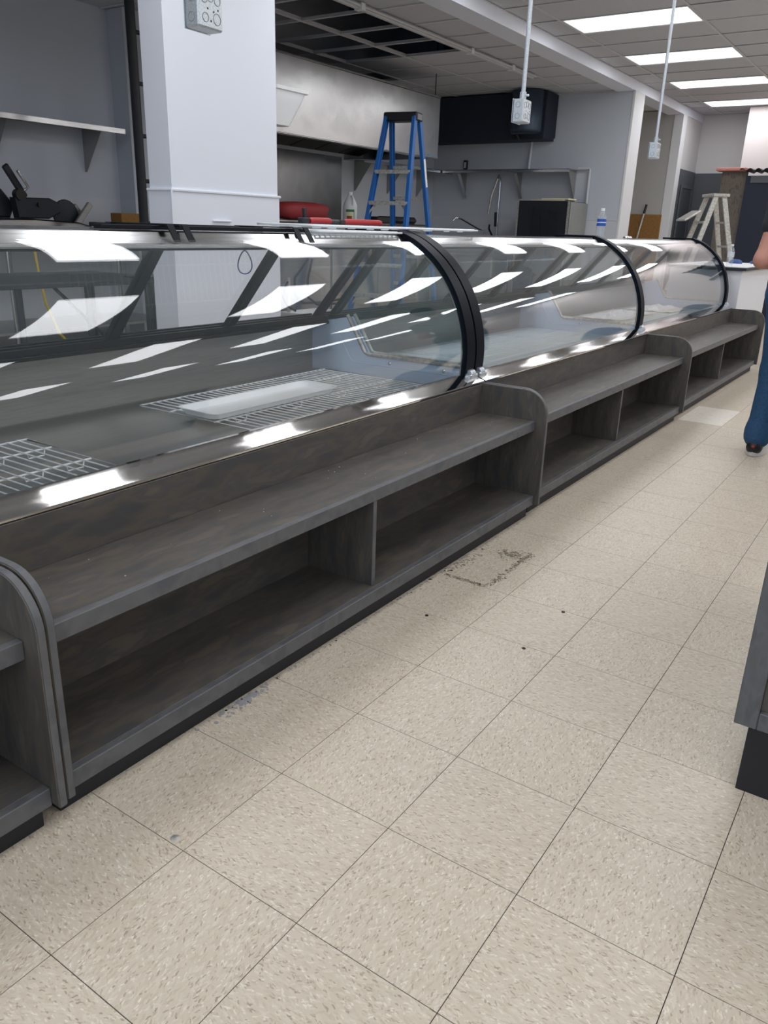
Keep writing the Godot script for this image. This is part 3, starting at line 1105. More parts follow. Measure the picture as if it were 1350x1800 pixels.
func water_bottle(label: String, at: Vector3, with_label: bool) -> void:
	var o := thing("water_bottle", label, "bottle", at)
	var b := MB.new()
	b.lathe([Vector2(0.0, 0.0), Vector2(0.028, 0.0), Vector2(0.032, 0.006), Vector2(0.031, 0.03), Vector2(0.0325, 0.04), Vector2(0.031, 0.055), Vector2(0.0325, 0.07), Vector2(0.0325, 0.125), Vector2(0.031, 0.14), Vector2(0.024, 0.16), Vector2(0.015, 0.178), Vector2(0.0125, 0.184), Vector2(0.0125, 0.19)], 20)
	put(b, "body", M.bottle_plastic, o)
	b = MB.new()
	b.lathe([Vector2(0.0, 0.186), Vector2(0.0145, 0.187), Vector2(0.0145, 0.204), Vector2(0.013, 0.206), Vector2(0.0, 0.206)], 16, Transform3D(), true)
	put(b, "cap", M.label_white, o)
	b = MB.new()
	b.lathe([Vector2(0.033, 0.085), Vector2(0.0332, 0.086), Vector2(0.0332, 0.132), Vector2(0.033, 0.133)], 20)
	put(b, "label_band", M.label_blue if with_label else glassy(c8(225, 230, 238), 0.5), o)
	if with_label:
		b = MB.new()
		b.lathe([Vector2(0.0334, 0.106), Vector2(0.0336, 0.1065), Vector2(0.0336, 0.1115), Vector2(0.0334, 0.112)], 20)
		put(b, "label_stripe", M.label_white, o)


# ---------------------------------------------------------------- kitchen
func bracket(b: MB, p: Vector3, out: Vector3, depth: float, drop: float, th: float) -> void:
	# a flat triangular bracket: p on the wall at the top
	var side := out.cross(Vector3.UP).normalized() * th / 2
	var q := [p, p + out * depth, p + out * 0.02 + Vector3(0, -drop, 0), p + Vector3(0, -drop, 0)]
	b.face([q[0] + side, q[1] + side, q[2] + side, q[3] + side], side)
	b.face([q[0] - side, q[1] - side, q[2] - side, q[3] - side], -side)
	for i in 4:
		var j := (i + 1) % 4
		b.face([q[i] + side, q[j] + side, q[j] - side, q[i] - side], (q[i] + q[j]) / 2 - (q[0] + q[1] + q[2] + q[3]) / 4)


func wall_shelf(label: String, lo: Vector3, hi: Vector3, brackets: Array, out: Vector3) -> void:
	var o := thing("wall_shelf", label, "shelf")
	var b := MB.new()
	b.box(lo, hi, 0.003)
	put(b, "board", M.steel, o)
	b = MB.new()
	# turned-down front edge
	if out.x > 0.5:
		b.box(Vector3(hi.x - 0.004, lo.y - 0.03, lo.z), Vector3(hi.x, hi.y - 0.001, hi.z))
	else:
		b.box(Vector3(lo.x, lo.y - 0.03, hi.z - 0.004), Vector3(hi.x, hi.y - 0.001, hi.z))
	put(b, "front_edge", M.steel, o)
	for p in brackets:
		b = MB.new()
		bracket(b, p, out, 0.3, 0.37, 0.006)
		put(b, "bracket", M.dull_steel, o)
		if out.z > 0.5 and p.x < -4.0:
			# bright channel strut from the wall to the shelf's front
			b = MB.new()
			b.bar(p + Vector3(0.02, -0.37, 0.03), p + Vector3(0.02, -0.035, 0.27), 0.05, 0.012, Vector3(0, 0, 1), 0.003)
			put(b, "strut", M.galv, o)


func kitchen() -> void:
	wall_shelf("stainless wall shelf on grey brackets above the meat slicer", Vector3(-5.95, 2.0, -4.5), Vector3(-5.6, 2.012, -1.0), [Vector3(-5.95, 2.0, -4.28), Vector3(-5.95, 2.0, -3.35), Vector3(-5.95, 2.0, -2.2)], Vector3.RIGHT)
	wall_shelf("stainless wall shelf between the exhaust hood and the kitchen corner", Vector3(-5.95, 2.05, -10.69), Vector3(-5.6, 2.062, -8.35), [Vector3(-5.95, 2.05, -8.6), Vector3(-5.95, 2.05, -9.4), Vector3(-5.95, 2.05, -10.2)], Vector3.RIGHT)
	wall_shelf("stainless wall shelf above the black ice machine", Vector3(-5.58, 2.05, -10.69), Vector3(-3.55, 2.062, -10.35), [Vector3(-5.35, 2.05, -10.69), Vector3(-4.42, 2.05, -10.69), Vector3(-3.58, 2.05, -10.69)], Vector3.BACK)
	# exhaust hood
	var o := thing("exhaust_hood", "large stainless exhaust hood over the cooking line", "exhaust hood")
	var b := MB.new()
	b.box(Vector3(-4.765, 2.08, -8.8), Vector3(-4.75, 2.785, -5.2), 0.003)
	put(b, "front_panel", M.hood_steel, o)
	for zz in [-8.8, -5.215]:
		b = MB.new()
		b.box(Vector3(-5.94, 2.08, zz), Vector3(-4.765, 2.785, zz + 0.015))
		put(b, "side_panel", M.hood_steel, o)
	b = MB.new()
	b.box(Vector3(-5.94, 2.77, -8.785), Vector3(-4.765, 2.785, -5.2))
	put(b, "top_panel", M.hood_steel, o)
	b = MB.new()
	b.box(Vector3(-4.83, 2.075, -8.8), Vector3(-4.75, 2.09, -5.2), 0.003)
	b.box(Vector3(-4.77, 2.785, -8.8), Vector3(-4.74, 2.805, -5.2), 0.003)
	put(b, "rim", M.steel, o)
	b = MB.new()
	b.box(Vector3(-5.93, 2.30, -8.78), Vector3(-4.78, 2.32, -5.22))
	put(b, "inner_ceiling", M.black_plastic, o)
	for k in 7:
		b = MB.new()
		b.bar(Vector3(-5.9, 2.13, -5.45 - 0.49 * k), Vector3(-5.4, 2.27, -5.45 - 0.49 * k), 0.47, 0.03, Vector3(1, -3, 0), 0.004)
		put(b, "grease_filter", M.black_plastic, o)
	b = MB.new()
	b.box(Vector3(-4.749, 2.10, -8.76), Vector3(-4.747, 2.125, -8.55))
	put(b, "maker_plate", mat(c8(120, 150, 170), 0.4), o)
	b = MB.new()
	b.bar(Vector3(-5.7, 2.99, -8.75), Vector3(-4.8, 2.81, -8.75), 0.035, 0.035)
	put(b, "brace", M.alu, o)
	# stainless sheet on the wall under the hood
	b = MB.new()
	b.box(Vector3(-5.948, 0.9, -6.6), Vector3(-5.942, 2.08, -5.0))
	solo(b, "wall_sheet", M.hood_steel, "stainless wall sheet behind the cooking line, left sheet with red bag before it", "metal sheet")
	b = MB.new()
	b.box(Vector3(-5.948, 0.9, -8.3), Vector3(-5.940, 2.08, -6.605))
	solo(b, "wall_sheet", M.hood_steel, "stainless wall sheet behind the cooking line, behind the white jug", "metal sheet")
	# cooking line cabinet
	o = thing("work_cabinet", "stainless work cabinet standing under the exhaust hood", "cabinet")
	b = MB.new()
	b.box(Vector3(-5.6, 0.1, -7.6), Vector3(-4.2, 1.24, -5.0), 0.01)
	put(b, "body", M.dull_steel, o)
	b = MB.new()
	b.box(Vector3(-5.62, 1.24, -7.62), Vector3(-4.16, 1.262, -4.98), 0.005)
	put(b, "top", M.steel, o)
	for k in 3:
		b = MB.new()
		b.box(Vector3(-4.2, 0.2, -7.5 + 0.84 * k), Vector3(-4.185, 1.18, -6.7 + 0.84 * k), 0.004)
		var d := put(b, "door", M.steel, o)
		b = MB.new()
		b.box(Vector3(-4.185, 0.95, -7.46 + 0.84 * k), Vector3(-4.155, 1.1, -7.43 + 0.84 * k), 0.005)
		put(b, "handle", M.iron, d)
	for p in [[-5.5, -7.5], [-4.3, -7.5], [-5.5, -5.1], [-4.3, -5.1]]:
		b = MB.new()
		b.tube([Vector3(p[0], 0, p[1]), Vector3(p[0], 0.1, p[1])], 0.03, 10)
		put(b, "leg", M.iron, o)
	# white jug
	o = thing("plastic_jug", "white plastic gallon jug with a green and cream label", "jug", Vector3(-4.35, 1.262, -6.37), -0.5)
	b = MB.new()
	b.lathe([Vector2(0.0, 0.0), Vector2(0.068, 0.0), Vector2(0.077, 0.01), Vector2(0.078, 0.15), Vector2(0.074, 0.175), Vector2(0.05, 0.225), Vector2(0.028, 0.262), Vector2(0.022, 0.27), Vector2(0.022, 0.28)], 24)
	put(b, "body", M.white_plastic, o)
	b = MB.new()
	b.lathe([Vector2(0.0, 0.278), Vector2(0.026, 0.278), Vector2(0.026, 0.298), Vector2(0.0, 0.298)], 16, Transform3D(), true)
	put(b, "cap", M.white_plastic, o)
	b = MB.new()
	b.tube([Vector3(0.02, 0.255, 0), Vector3(0.05, 0.258, 0), Vector3(0.075, 0.23, 0), Vector3(0.078, 0.19, 0), Vector3(0.07, 0.165, 0)], 0.012, 8)
	put(b, "handle", M.white_plastic, o)
	for s in [[0.02, 0.125, -0.2, 1.0, c8(52, 120, 70)], [0.02, 0.10, -0.1, 1.0, c8(226, 220, 186)], [0.03, 0.06, 0.15, 0.85, c8(150, 70, 40)]]:
		b = MB.new()
		var P := []
		var N := []
		for yy in [s[0], s[1]]:
			var row := []
			var nr := []
			for k in 9:
				var a: float = lerpf(s[2], s[3], k / 8.0)
				var rr: float = 0.0785 + 0.0006 * [0.125, 0.10, 0.06].find(s[1])
				row.append(Vector3(rr * cos(a), yy, rr * sin(a)))
				nr.append(Vector3(cos(a), 0, sin(a)))
			P.append(row)
			N.append(nr)
		b.grid(P, N, false)
		put(b, "label_patch", mat(s[4], 0.5), o)
	# red bag
	var rng := RandomNumberGenerator.new()
	rng.seed = 4
	var f := FastNoiseLite.new()
	f.seed = 6
	f.frequency = 5.0
	b = MB.new()
	var rows := []
	var nrows := []
	for i in 13:
		var ph := PI * i / 12.0
		var row := []
		var nr := []
		for j in 24:
			var th := TAU * j / 24.0
			var d := Vector3(sin(ph) * cos(th), cos(ph), sin(ph) * sin(th))
			var e := Vector3(signf(d.x) * pow(absf(d.x), 0.6) * 0.17, signf(d.y) * pow(absf(d.y), 0.6) * 0.085, signf(d.z) * pow(absf(d.z), 0.6) * 0.36)
			e *= 1.0 + 0.10 * f.get_noise_3d(d.x, d.y, d.z * 2.0)
			e.y = maxf(e.y, -0.085)
			row.append(Vector3(-4.5, 1.349, -5.72) + e)
			nr.append((d * Vector3(1, 1.5, 0.6)).normalized())
		rows.append(row)
		nrows.append(nr)
	b.grid(rows, nrows, true)
	solo(b, "red_bag", mat(c8(150, 44, 48), 0.6), "crumpled red bag lying beside the white plastic jug", "bag")
	b = MB.new()
	b.box(Vector3(-4.4, 1.262, -7.05), Vector3(-4.25, 1.33, -6.75), 0.01)
	solo(b, "black_box", M.black_plastic, "small black box under the blue stepladder", "box")
	b = MB.new()
	b.box(Vector3(-4.55, 1.262, -7.58), Vector3(-4.25, 1.34, -7.12), 0.03)
	solo(b, "black_case", M.black_plastic, "black rounded tool case lying under the blue stepladder", "case")
	blue_ladder()
	slicer()
	work_table()
	sink_corner()
	# conduit rack beside the stub wall
	o = thing("pipe_stand", "dark vertical pipe with short rungs beside the white column", "pipe")
	b = MB.new()
	b.tube([Vector3(-4.6, 0.0, -3.82), Vector3(-4.6, 3.04, -3.82)], 0.038, 10)
	put(b, "pipe", M.rubber, o)
	for yy in [0.5, 0.86, 1.19, 1.52, 1.86, 2.24, 2.6]:
		b = MB.new()
		b.tube([Vector3(-4.6, yy, -3.82), Vector3(-4.6, yy, -4.12)], 0.016, 8)
		put(b, "rung", M.rubber, o)
	b = MB.new()
	b.tube([Vector3(-4.6, 0.0, -4.12), Vector3(-4.6, 3.04, -4.12)], 0.038, 10)
	put(b, "pipe", M.rubber, o)
	# white bin on the far side of the stub wall
	b = MB.new()
	var r := []
	for a in [[0.10, 0.055, 1.73], [0.155, 0.085, 1.90], [0.165, 0.09, 1.94], [0.18, 0.10, 1.945], [0.18, 0.10, 1.965], [0.16, 0.085, 1.965], [0.15, 0.08, 1.90]]:
		r.append(round_rect(-2.985, -3.575 - a[0], a[1] * 0.9, a[0], 0.03, a[2] + 0.13))
	loft(b, r, true, true)
	solo(b, "wall_bin", M.white_plastic, "white plastic bin with a rolled rim beside the column", "bin")
	# conduit on the upper left of the back wall
	b = MB.new()
	b.tube([Vector3(-5.93, 2.62, -3.0), Vector3(-5.93, 2.62, -1.0)], 0.014, 8)
	solo(b, "wall_conduit", M.white_trim, "thin white conduit high on the kitchen back wall", "conduit")


func blue_ladder() -> void:
	var o := thing("blue_stepladder", "tall blue fibreglass stepladder with a black top cap", "stepladder", Vector3(-3.7, 0, -6.35), 0.2)
	var H := 2.24
	var front := func(s: float, y: float) -> Vector3: return Vector3(s * lerpf(0.30, 0.155, y / H), y, lerpf(0.72, 0.06, y / H))
	var back := func(s: float, y: float) -> Vector3: return Vector3(s * lerpf(0.28, 0.155, y / H), y, lerpf(-0.62, -0.07, y / H))
	for s in [-1.0, 1.0]:
		for fn in [front, back]:
			var b := MB.new()
			var a: Vector3 = fn.call(s, 0.04)
			var c: Vector3 = fn.call(s, H)
			var fd := Vector3(0, 0, 1)
			b.bar(a, c, 0.02, 0.072, fd, 0.003)
			for e in [-1, 1]:
				b.bar(a + Vector3(-s * 0.012, 0, e * 0.033), c + Vector3(-s * 0.012, 0, e * 0.033), 0.026, 0.006, fd)
			var rail := put(b, "rail", M.blue_rail, o)
			b = MB.new()
			b.box(a + Vector3(-0.03, -0.04, -0.045), a + Vector3(0.03, 0.02, 0.045), 0.006)
			put(b, "foot", M.black_plastic, rail)
	for k in range(1, 8):
		var y := 0.29 * k
		if y > 2.0:
			continue
		var b := MB.new()
		var a: Vector3 = front.call(-1.0, y)
		var c: Vector3 = front.call(1.0, y)
		b.bar(a, c, 0.085, 0.025, Vector3.UP, 0.003)
		b.bar(a + Vector3(0.01, -0.005, 0.04), c + Vector3(-0.01, -0.005, 0.04), 0.006, 0.034, Vector3.UP)
		var st := put(b, "step", M.alu, o)
		if k in [5, 2]:
			b = MB.new()
			for s in [-1.0, 1.0]:
				b.bar(front.call(s, y - 0.11) , (a if s < 0 else c) + Vector3(-s * 0.07, -0.01, 0), 0.018, 0.006, Vector3(0, 0, 1))
			put(b, "brace", M.alu, st)
		b = MB.new()
		b.bar(back.call(-1.0, y + 0.06), back.call(1.0, y + 0.06), 0.03, 0.034, Vector3.UP, 0.003)
		put(b, "back_bar", M.alu, o)
	var b := MB.new()
	b.box(Vector3(-0.178, H - 0.035, -0.085), Vector3(0.178, H + 0.045, 0.085), 0.012)
	var cap := put(b, "top_cap", M.black_plastic, o)
	b = MB.new()
	b.box(Vector3(0.1785, H - 0.02, -0.06), Vector3(0.1795, H + 0.03, 0.06))
	put(b, "side_mark", mat(c8(120, 122, 124), 0.5), cap)
	b = MB.new()
	var p: Vector3 = back.call(1.0, 1.62)
	var q: Vector3 = back.call(1.0, 1.88)
	b.bar(p + Vector3(0.0115, 0, 0), q + Vector3(0.0115, 0, 0), 0.001, 0.05, Vector3(0, 0, 1))
	put(b, "sticker", M.label_white, o)
	for s in [-1.0, 1.0]:
		b = MB.new()
		b.bar(front.call(s, 1.1), back.call(s, 1.1), 0.006, 0.025)
		put(b, "spreader", M.alu, o)


func slicer() -> void:
	# bench below the wall shelf, then the machine on it
	var t := thing("back_bench", "stainless bench below the wall shelf carrying the meat slicer", "bench")
	var b := MB.new()
	b.box(Vector3(-5.94, 1.06, -4.6), Vector3(-5.05, 1.1, -1.2), 0.005)
	put(b, "top", M.steel, t)
	for p in [[-5.85, -4.5], [-5.15, -4.5], [-5.85, -1.3], [-5.15, -1.3], [-5.15, -2.9], [-5.85, -2.9]]:
		b = MB.new()
		b.tube([Vector3(p[0], 0, p[1]), Vector3(p[0], 1.06, p[1])], 0.022, 8)
		put(b, "leg", M.steel, t)
	b = MB.new()
	b.box(Vector3(-5.9, 0.3, -4.55), Vector3(-5.1, 0.32, -1.25))
	put(b, "under_shelf", M.dull_steel, t)
	var o := thing("meat_slicer", "grey metal meat slicer with raised handle on the back bench", "slicer")
	b = MB.new()
	b.prism([Vector2(-3.75, 1.115), Vector2(-2.7, 1.115), Vector2(-2.72, 1.19), Vector2(-3.2, 1.2), Vector2(-3.62, 1.18), Vector2(-3.75, 1.15)], fx, -5.6, -5.2, 0.012)
	put(b, "base", M.steel, o)
	for zz in [-3.65, -2.8]:
		for xx in [-5.55, -5.25]:
			b = MB.new()
			b.tube([Vector3(xx, 1.1, zz), Vector3(xx, 1.118, zz)], 0.025, 10)
			put(b, "foot", M.rubber, o)
	b = MB.new()
	b.prism([Vector2(-3.15, 1.2), Vector2(-3.13, 1.36), Vector2(-3.44, 1.365), Vector2(-3.53, 1.33), Vector2(-3.53, 1.25), Vector2(-3.42, 1.2)], fx, -5.42, -5.32, 0.01)
	put(b, "guard", M.iron, o)
	b = MB.new()
	b.lathe([Vector2(0.0, -0.02), Vector2(0.12, -0.012), Vector2(0.128, 0.0), Vector2(0.12, 0.012), Vector2(0.0, 0.02)], 28, Transform3D(Basis(Vector3(0, 1, 0), Vector3(1, 0, 0), Vector3(0, 0, -1)), Vector3(-5.38, 1.235, -3.62)))
	put(b, "blade", M.iron, o)
	b = MB.new()
	b.bar(Vector3(-5.33, 1.13, -3.66), Vector3(-5.33, 1.335, -3.84), 0.03, 0.055, Vector3(0, 1, 1), 0.006)
	b.bar(Vector3(-5.40, 1.22, -3.66), Vector3(-5.40, 1.30, -3.76), 0.05, 0.09, Vector3(0, 1, 1), 0.006)
	put(b, "deflector", M.dull_steel, o)
	b = MB.new()
	b.bar(Vector3(-5.36, 1.36, -3.24), Vector3(-5.36, 1.60, -3.09), 0.03, 0.06, Vector3(0, 1, 1), 0.01)
	put(b, "handle_arm", M.iron, o)
	b = MB.new()
	b.tube([Vector3(-5.34, 1.38, -3.18), Vector3(-5.30, 1.44, -3.24), Vector3(-5.30, 1.56, -3.16)], 0.012, 8)
	put(b, "handle", M.chrome, o)
	for s in [[-3.17, 1.38, 0.045], [-3.33, 1.31, 0.018]]:
		b = MB.new()
		b.tube([Vector3(-5.36, s[1], s[0]), Vector3(-5.30, s[1], s[0])], s[2], 14)
		put(b, "knob", M.black_plastic, o)
	b = MB.new()
	b.prism([Vector2(-2.8, 1.2), Vector2(-3.15, 1.2), Vector2(-3.2, 1.3), Vector2(-3.1, 1.42), Vector2(-2.95, 1.45), Vector2(-2.8, 1.4)], fx, -5.66, -5.45, 0.015)
	put(b, "motor_housing", M.iron, o)
	b = MB.new()
	b.box(Vector3(-5.66, 1.1, -4.54), Vector3(-5.5, 1.27, -4.3), 0.004)
	solo(b, "cardboard_box", M.cardboard, "small open cardboard box on the back bench", "box")
	# cord that hangs below the bench
	b = MB.new()
	b.tube([Vector3(-4.98, 1.05, -3.02), Vector3(-4.97, 0.8, -3.03), Vector3(-4.96, 0.55, -3.06), Vector3(-4.95, 0.3, -3.15), Vector3(-4.9, 0.02, -3.4)], 0.012, 8)
	solo(b, "power_cord", M.yellow, "yellow cord hanging down in front of the dark table", "cord")


func work_table() -> void:
	var o := thing("dark_table", "dark metal table with round legs behind the tray case", "table")
	var b := MB.new()
	b.box(Vector3(-3.95, 0.84, -2.78), Vector3(-3.1, 0.87, -0.9), 0.006)
	put(b, "top", M.iron, o)
	for p in [[-3.2, -2.68], [-3.85, -2.70], [-3.2, -2.2], [-3.85, -2.15], [-3.2, -1.75], [-3.85, -1.6], [-3.2, -1.0], [-3.85, -1.0]]:
		b = MB.new()
		b.tube([Vector3(p[0], 0, p[1]), Vector3(p[0], 0.84, p[1])], 0.02, 8)
		put(b, "leg", M.iron, o)
	b = MB.new()
	b.tube([Vector3(-3.5, 0.83, -2.15), Vector3(-3.3, 0.3, -2.6)], 0.012, 6)
	put(b, "brace", M.iron, o)
	b = MB.new()
	b.box(Vector3(-3.3, 0.87, -2.75), Vector3(-3.15, 0.885, -2.55), 0.004)
	solo(b, "metal_plate", M.steel, "small steel plate lying on the dark table", "plate")


func sink_corner() -> void:
	# hand basin behind the stub wall, seen through the case
	var o := thing("wash_basin", "white wash basin on a dark post behind the column", "basin")
	var b := MB.new()
	var r := []
	for a in [[0.10, 0.24, 0.30], [0.13, 0.28, 0.40], [0.15, 0.30, 0.43], [0.15, 0.30, 0.445], [0.125, 0.27, 0.445], [0.10, 0.24, 0.36]]:
		r.append(round_rect(-3.9, -5.15, a[0], a[1], 0.05, a[2]))
	loft(b, r, true, true)
	put(b, "bowl", M.white_plastic, o)
	b = MB.new()
	b.tube([Vector3(-3.9, 0, -5.15), Vector3(-3.9, 0.3, -5.15)], 0.05, 12)
	put(b, "stand", M.iron, o)
	b = MB.new()
	b.tube([Vector3(-4.02, 0.43, -4.98), Vector3(-4.02, 0.75, -4.98)], 0.018, 8)
	put(b, "tap_post", M.alu, o)
	b = MB.new()
	b.tube([Vector3(-4.02, 0.72, -4.98), Vector3(-4.0, 0.66, -4.9), Vector3(-3.98, 0.58, -4.86), Vector3(-3.97, 0.5, -4.9), Vector3(-3.95, 0.45, -5.0)], 0.01, 8)
	put(b, "hose", M.rubber, o)
	b = MB.new()
	b.tube([Vector3(-4.16, 0.9, -5.5), Vector3(-4.1, 0.72, -5.36), Vector3(-4.1, 0.55, -5.36), Vector3(-4.1, 0.47, -5.5), Vector3(-4.1, 0.46, -5.9), Vector3(-4.14, 0.5, -6.2)], 0.012, 8)
	solo(b, "black_hose", M.rubber, "black hose looping before the work cabinet", "hose")
	# sink bench along the partition with its faucets
	o = thing("sink_bench", "stainless sink bench along the partition below the wall shelf", "sink")
	b = MB.new()
	b.box(Vector3(-5.94, 0.86, -10.68), Vector3(-4.15, 0.9, -10.0), 0.006)
	b.box(Vector3(-5.94, 0.9, -10.68), Vector3(-4.15, 1.05, -10.65))
	put(b, "top", M.steel, o)
	b = MB.new()
	b.box(Vector3(-5.4, 0.55, -10.6), Vector3(-4.5, 0.86, -10.08), 0.02)
	put(b, "bowl", M.dull_steel, o)
	for p in [[-5.85, -10.1], [-4.25, -10.1], [-5.85, -10.6], [-4.25, -10.6]]:
		b = MB.new()
		b.tube([Vector3(p[0], 0, p[1]), Vector3(p[0], 0.86, p[1])], 0.022, 8)
		put(b, "leg", M.steel, o)
	o = thing("spray_faucet", "tall chrome spring spray faucet on the kitchen partition", "faucet")
	b = MB.new()
	b.tube([Vector3(-4.72, 1.1, -10.6), Vector3(-4.72, 1.9, -10.6), Vector3(-4.715, 1.98, -10.56), Vector3(-4.70, 1.99, -10.5), Vector3(-4.69, 1.94, -10.45)], 0.014, 8)
	put(b, "riser", M.chrome, o)
	b = MB.new()
	b.tube([Vector3(-4.69, 1.94, -10.45), Vector3(-4.75, 1.7, -10.4), Vector3(-4.78, 1.45, -10.4)], 0.018, 8)
	put(b, "hose", M.alu, o)
	b = MB.new()
	b.tube([Vector3(-4.70, 1.28, -10.5), Vector3(-4.70, 1.48, -10.48)], 0.02, 8)
	put(b, "spray_handle", M.black_plastic, o)
	b = MB.new()
	b.tube([Vector3(-4.82, 1.12, -10.64), Vector3(-4.62, 1.12, -10.64)], 0.025, 10)
	b.tube([Vector3(-4.8, 1.12, -10.64), Vector3(-4.83, 1.25, -10.55), Vector3(-4.8, 1.3, -10.5)], 0.014, 8)
	put(b, "valve", M.iron, o)
	b = MB.new()
	b.tube([Vector3(-4.92, 0.9, -10.6), Vector3(-4.92, 1.2, -10.6), Vector3(-4.98, 1.25, -10.45), Vector3(-5.12, 1.38, -10.15), Vector3(-5.16, 1.38, -10.08), Vector3(-5.18, 1.34, -10.05)], 0.013, 8)
	solo(b, "swing_faucet", M.chrome, "thin chrome swing spout beside the spray faucet", "faucet")
	o = thing("wall_outlet", "dark double outlet on the kitchen partition", "outlet")
	b = MB.new()
	b.box(Vector3(-4.45, 1.455, -10.7), Vector3(-4.37, 1.575, -10.692), 0.003)
	put(b, "plate", M.iron, o)
	b = MB.new()
	for yy in [1.49, 1.54]:
		b.box(Vector3(-4.43, yy - 0.017, -10.692), Vector3(-4.39, yy + 0.017, -10.688), 0.003)
	put(b, "socket", M.black_plastic, o)
	o = thing("dispenser", "small wall gauge with a dark frame above the far shelf", "gauge")
	b = MB.new()
	b.box(Vector3(-5.40, 2.09, -10.7), Vector3(-5.34, 2.22, -10.66), 0.005)
	put(b, "case", M.iron, o)
	b = MB.new()
	b.box(Vector3(-5.385, 2.11, -10.66), Vector3(-5.355, 2.19, -10.655))
	put(b, "face", M.kitchen_wall, o)
	# black ice machine with a grille, sheets on top
	o = thing("ice_machine", "black ice machine with a grille standing by the partition", "ice machine")
	b = MB.new()
	b.box(Vector3(-4.12, 0.1, -10.64), Vector3(-3.36, 1.63, -10.0), 0.008)
	put(b, "body", mat(c8(34, 37, 43), 0.35), o)
	b = MB.new()
	b.box(Vector3(-3.36, 0.1, -10.63), Vector3(-3.335, 1.62, -10.02), 0.004)
	put(b, "side_sheet", M.dull_steel, o)
	b = MB.new()
	b.box(Vector3(-4.125, 0.1, -10.0), Vector3(-4.10, 1.63, -9.995))
	b.box(Vector3(-3.375, 0.1, -10.0), Vector3(-3.35, 1.63, -9.99))
	put(b, "corner_strip", M.alu, o)
	var g := MB.new()
	for k in 7:
		g.box(Vector3(-3.9, 0.95 + 0.09 * k, -9.998), Vector3(-3.5, 0.957 + 0.09 * k, -9.985))
	for k in 4:
		g.box(Vector3(-3.88 + 0.12 * k, 0.92, -9.998), Vector3(-3.872 + 0.12 * k, 1.55, -9.985))
	put(g, "grille", M.iron, o)
	for p in [[-4.05, -10.1], [-3.43, -10.1], [-4.05, -10.58], [-3.43, -10.58]]:
		b = MB.new()
		b.tube([Vector3(p[0], 0, p[1]), Vector3(p[0], 0.1, p[1])], 0.025, 8)
		put(b, "leg", M.iron, o)
	b = MB.new()
	b.prism([Vector2(-3.95, -10.05), Vector2(-3.45, -10.02), Vector2(-3.45, -10.5), Vector2(-3.9, -10.5)], fy, 1.63, 1.645, 0.003)
	b.prism([Vector2(-3.8, -10.08), Vector2(-3.4, -10.05), Vector2(-3.42, -10.4), Vector2(-3.75, -10.45)], fy, 1.6455, 1.668, 0.003)
	solo(b, "paper_stack", mat(c8(214, 206, 180), 0.7), "cream paper sheets lying on the black ice machine", "paper")
	# pipes on the partition
	b = MB.new()
	b.tube([Vector3(-3.95, 2.46, -10.66), Vector3(-4.26, 2.46, -10.66), Vector3(-4.29, 2.44, -10.66), Vector3(-4.31, 2.07, -10.66)], 0.022, 8)
	solo(b, "wall_pipe", M.kitchen_frp, "grey pipe bending down from the dark duct to the shelf", "pipe")
	b = MB.new()
	b.tube([Vector3(-3.55, 2.08, -10.66), Vector3(-3.38, 2.08, -10.66), Vector3(-3.37, 2.06, -10.66), Vector3(-3.37, 0.2, -10.66)], 0.02, 8)
	solo(b, "wall_pipe", M.kitchen_frp, "grey pipe running down behind the black ice machine", "pipe")
	b = MB.new()
	b.box(Vector3(-3.22, 1.42, -10.7), Vector3(-3.1, 1.56, -10.693), 0.002)
	solo(b, "blank_plate", M.kitchen_frp, "blank grey wall plate on the partition beside the ice machine", "plate")
	# dark duct above the partition shelf
	o = thing("air_duct", "large dark air duct high in the kitchen's far corner", "duct")
	b = MB.new()
	b.box(Vector3(-5.94, 2.44, -10.69), Vector3(-3.95, 3.035, -10.3), 0.01)
	put(b, "body", M.navy, o)
	b = MB.new()
	b.lathe([Vector2(0.0, 2.5), Vector2(0.2, 2.5), Vector2(0.22, 2.55), Vector2(0.22, 3.03), Vector2(0.0, 3.03)], 20, Transform3D(Basis(), Vector3(-4.2, 0, -10.22)))
	put(b, "round_part", M.duct, o)
	b = MB.new()
	b.tube([Vector3(-4.42, 2.86, -10.2), Vector3(-4.45, 2.72, -10.15), Vector3(-4.4, 2.6, -10.15), Vector3(-4.33, 2.52, -10.2), Vector3(-4.33, 2.44, -10.3)], 0.02, 8)
	put(b, "cable", M.rubber, o)


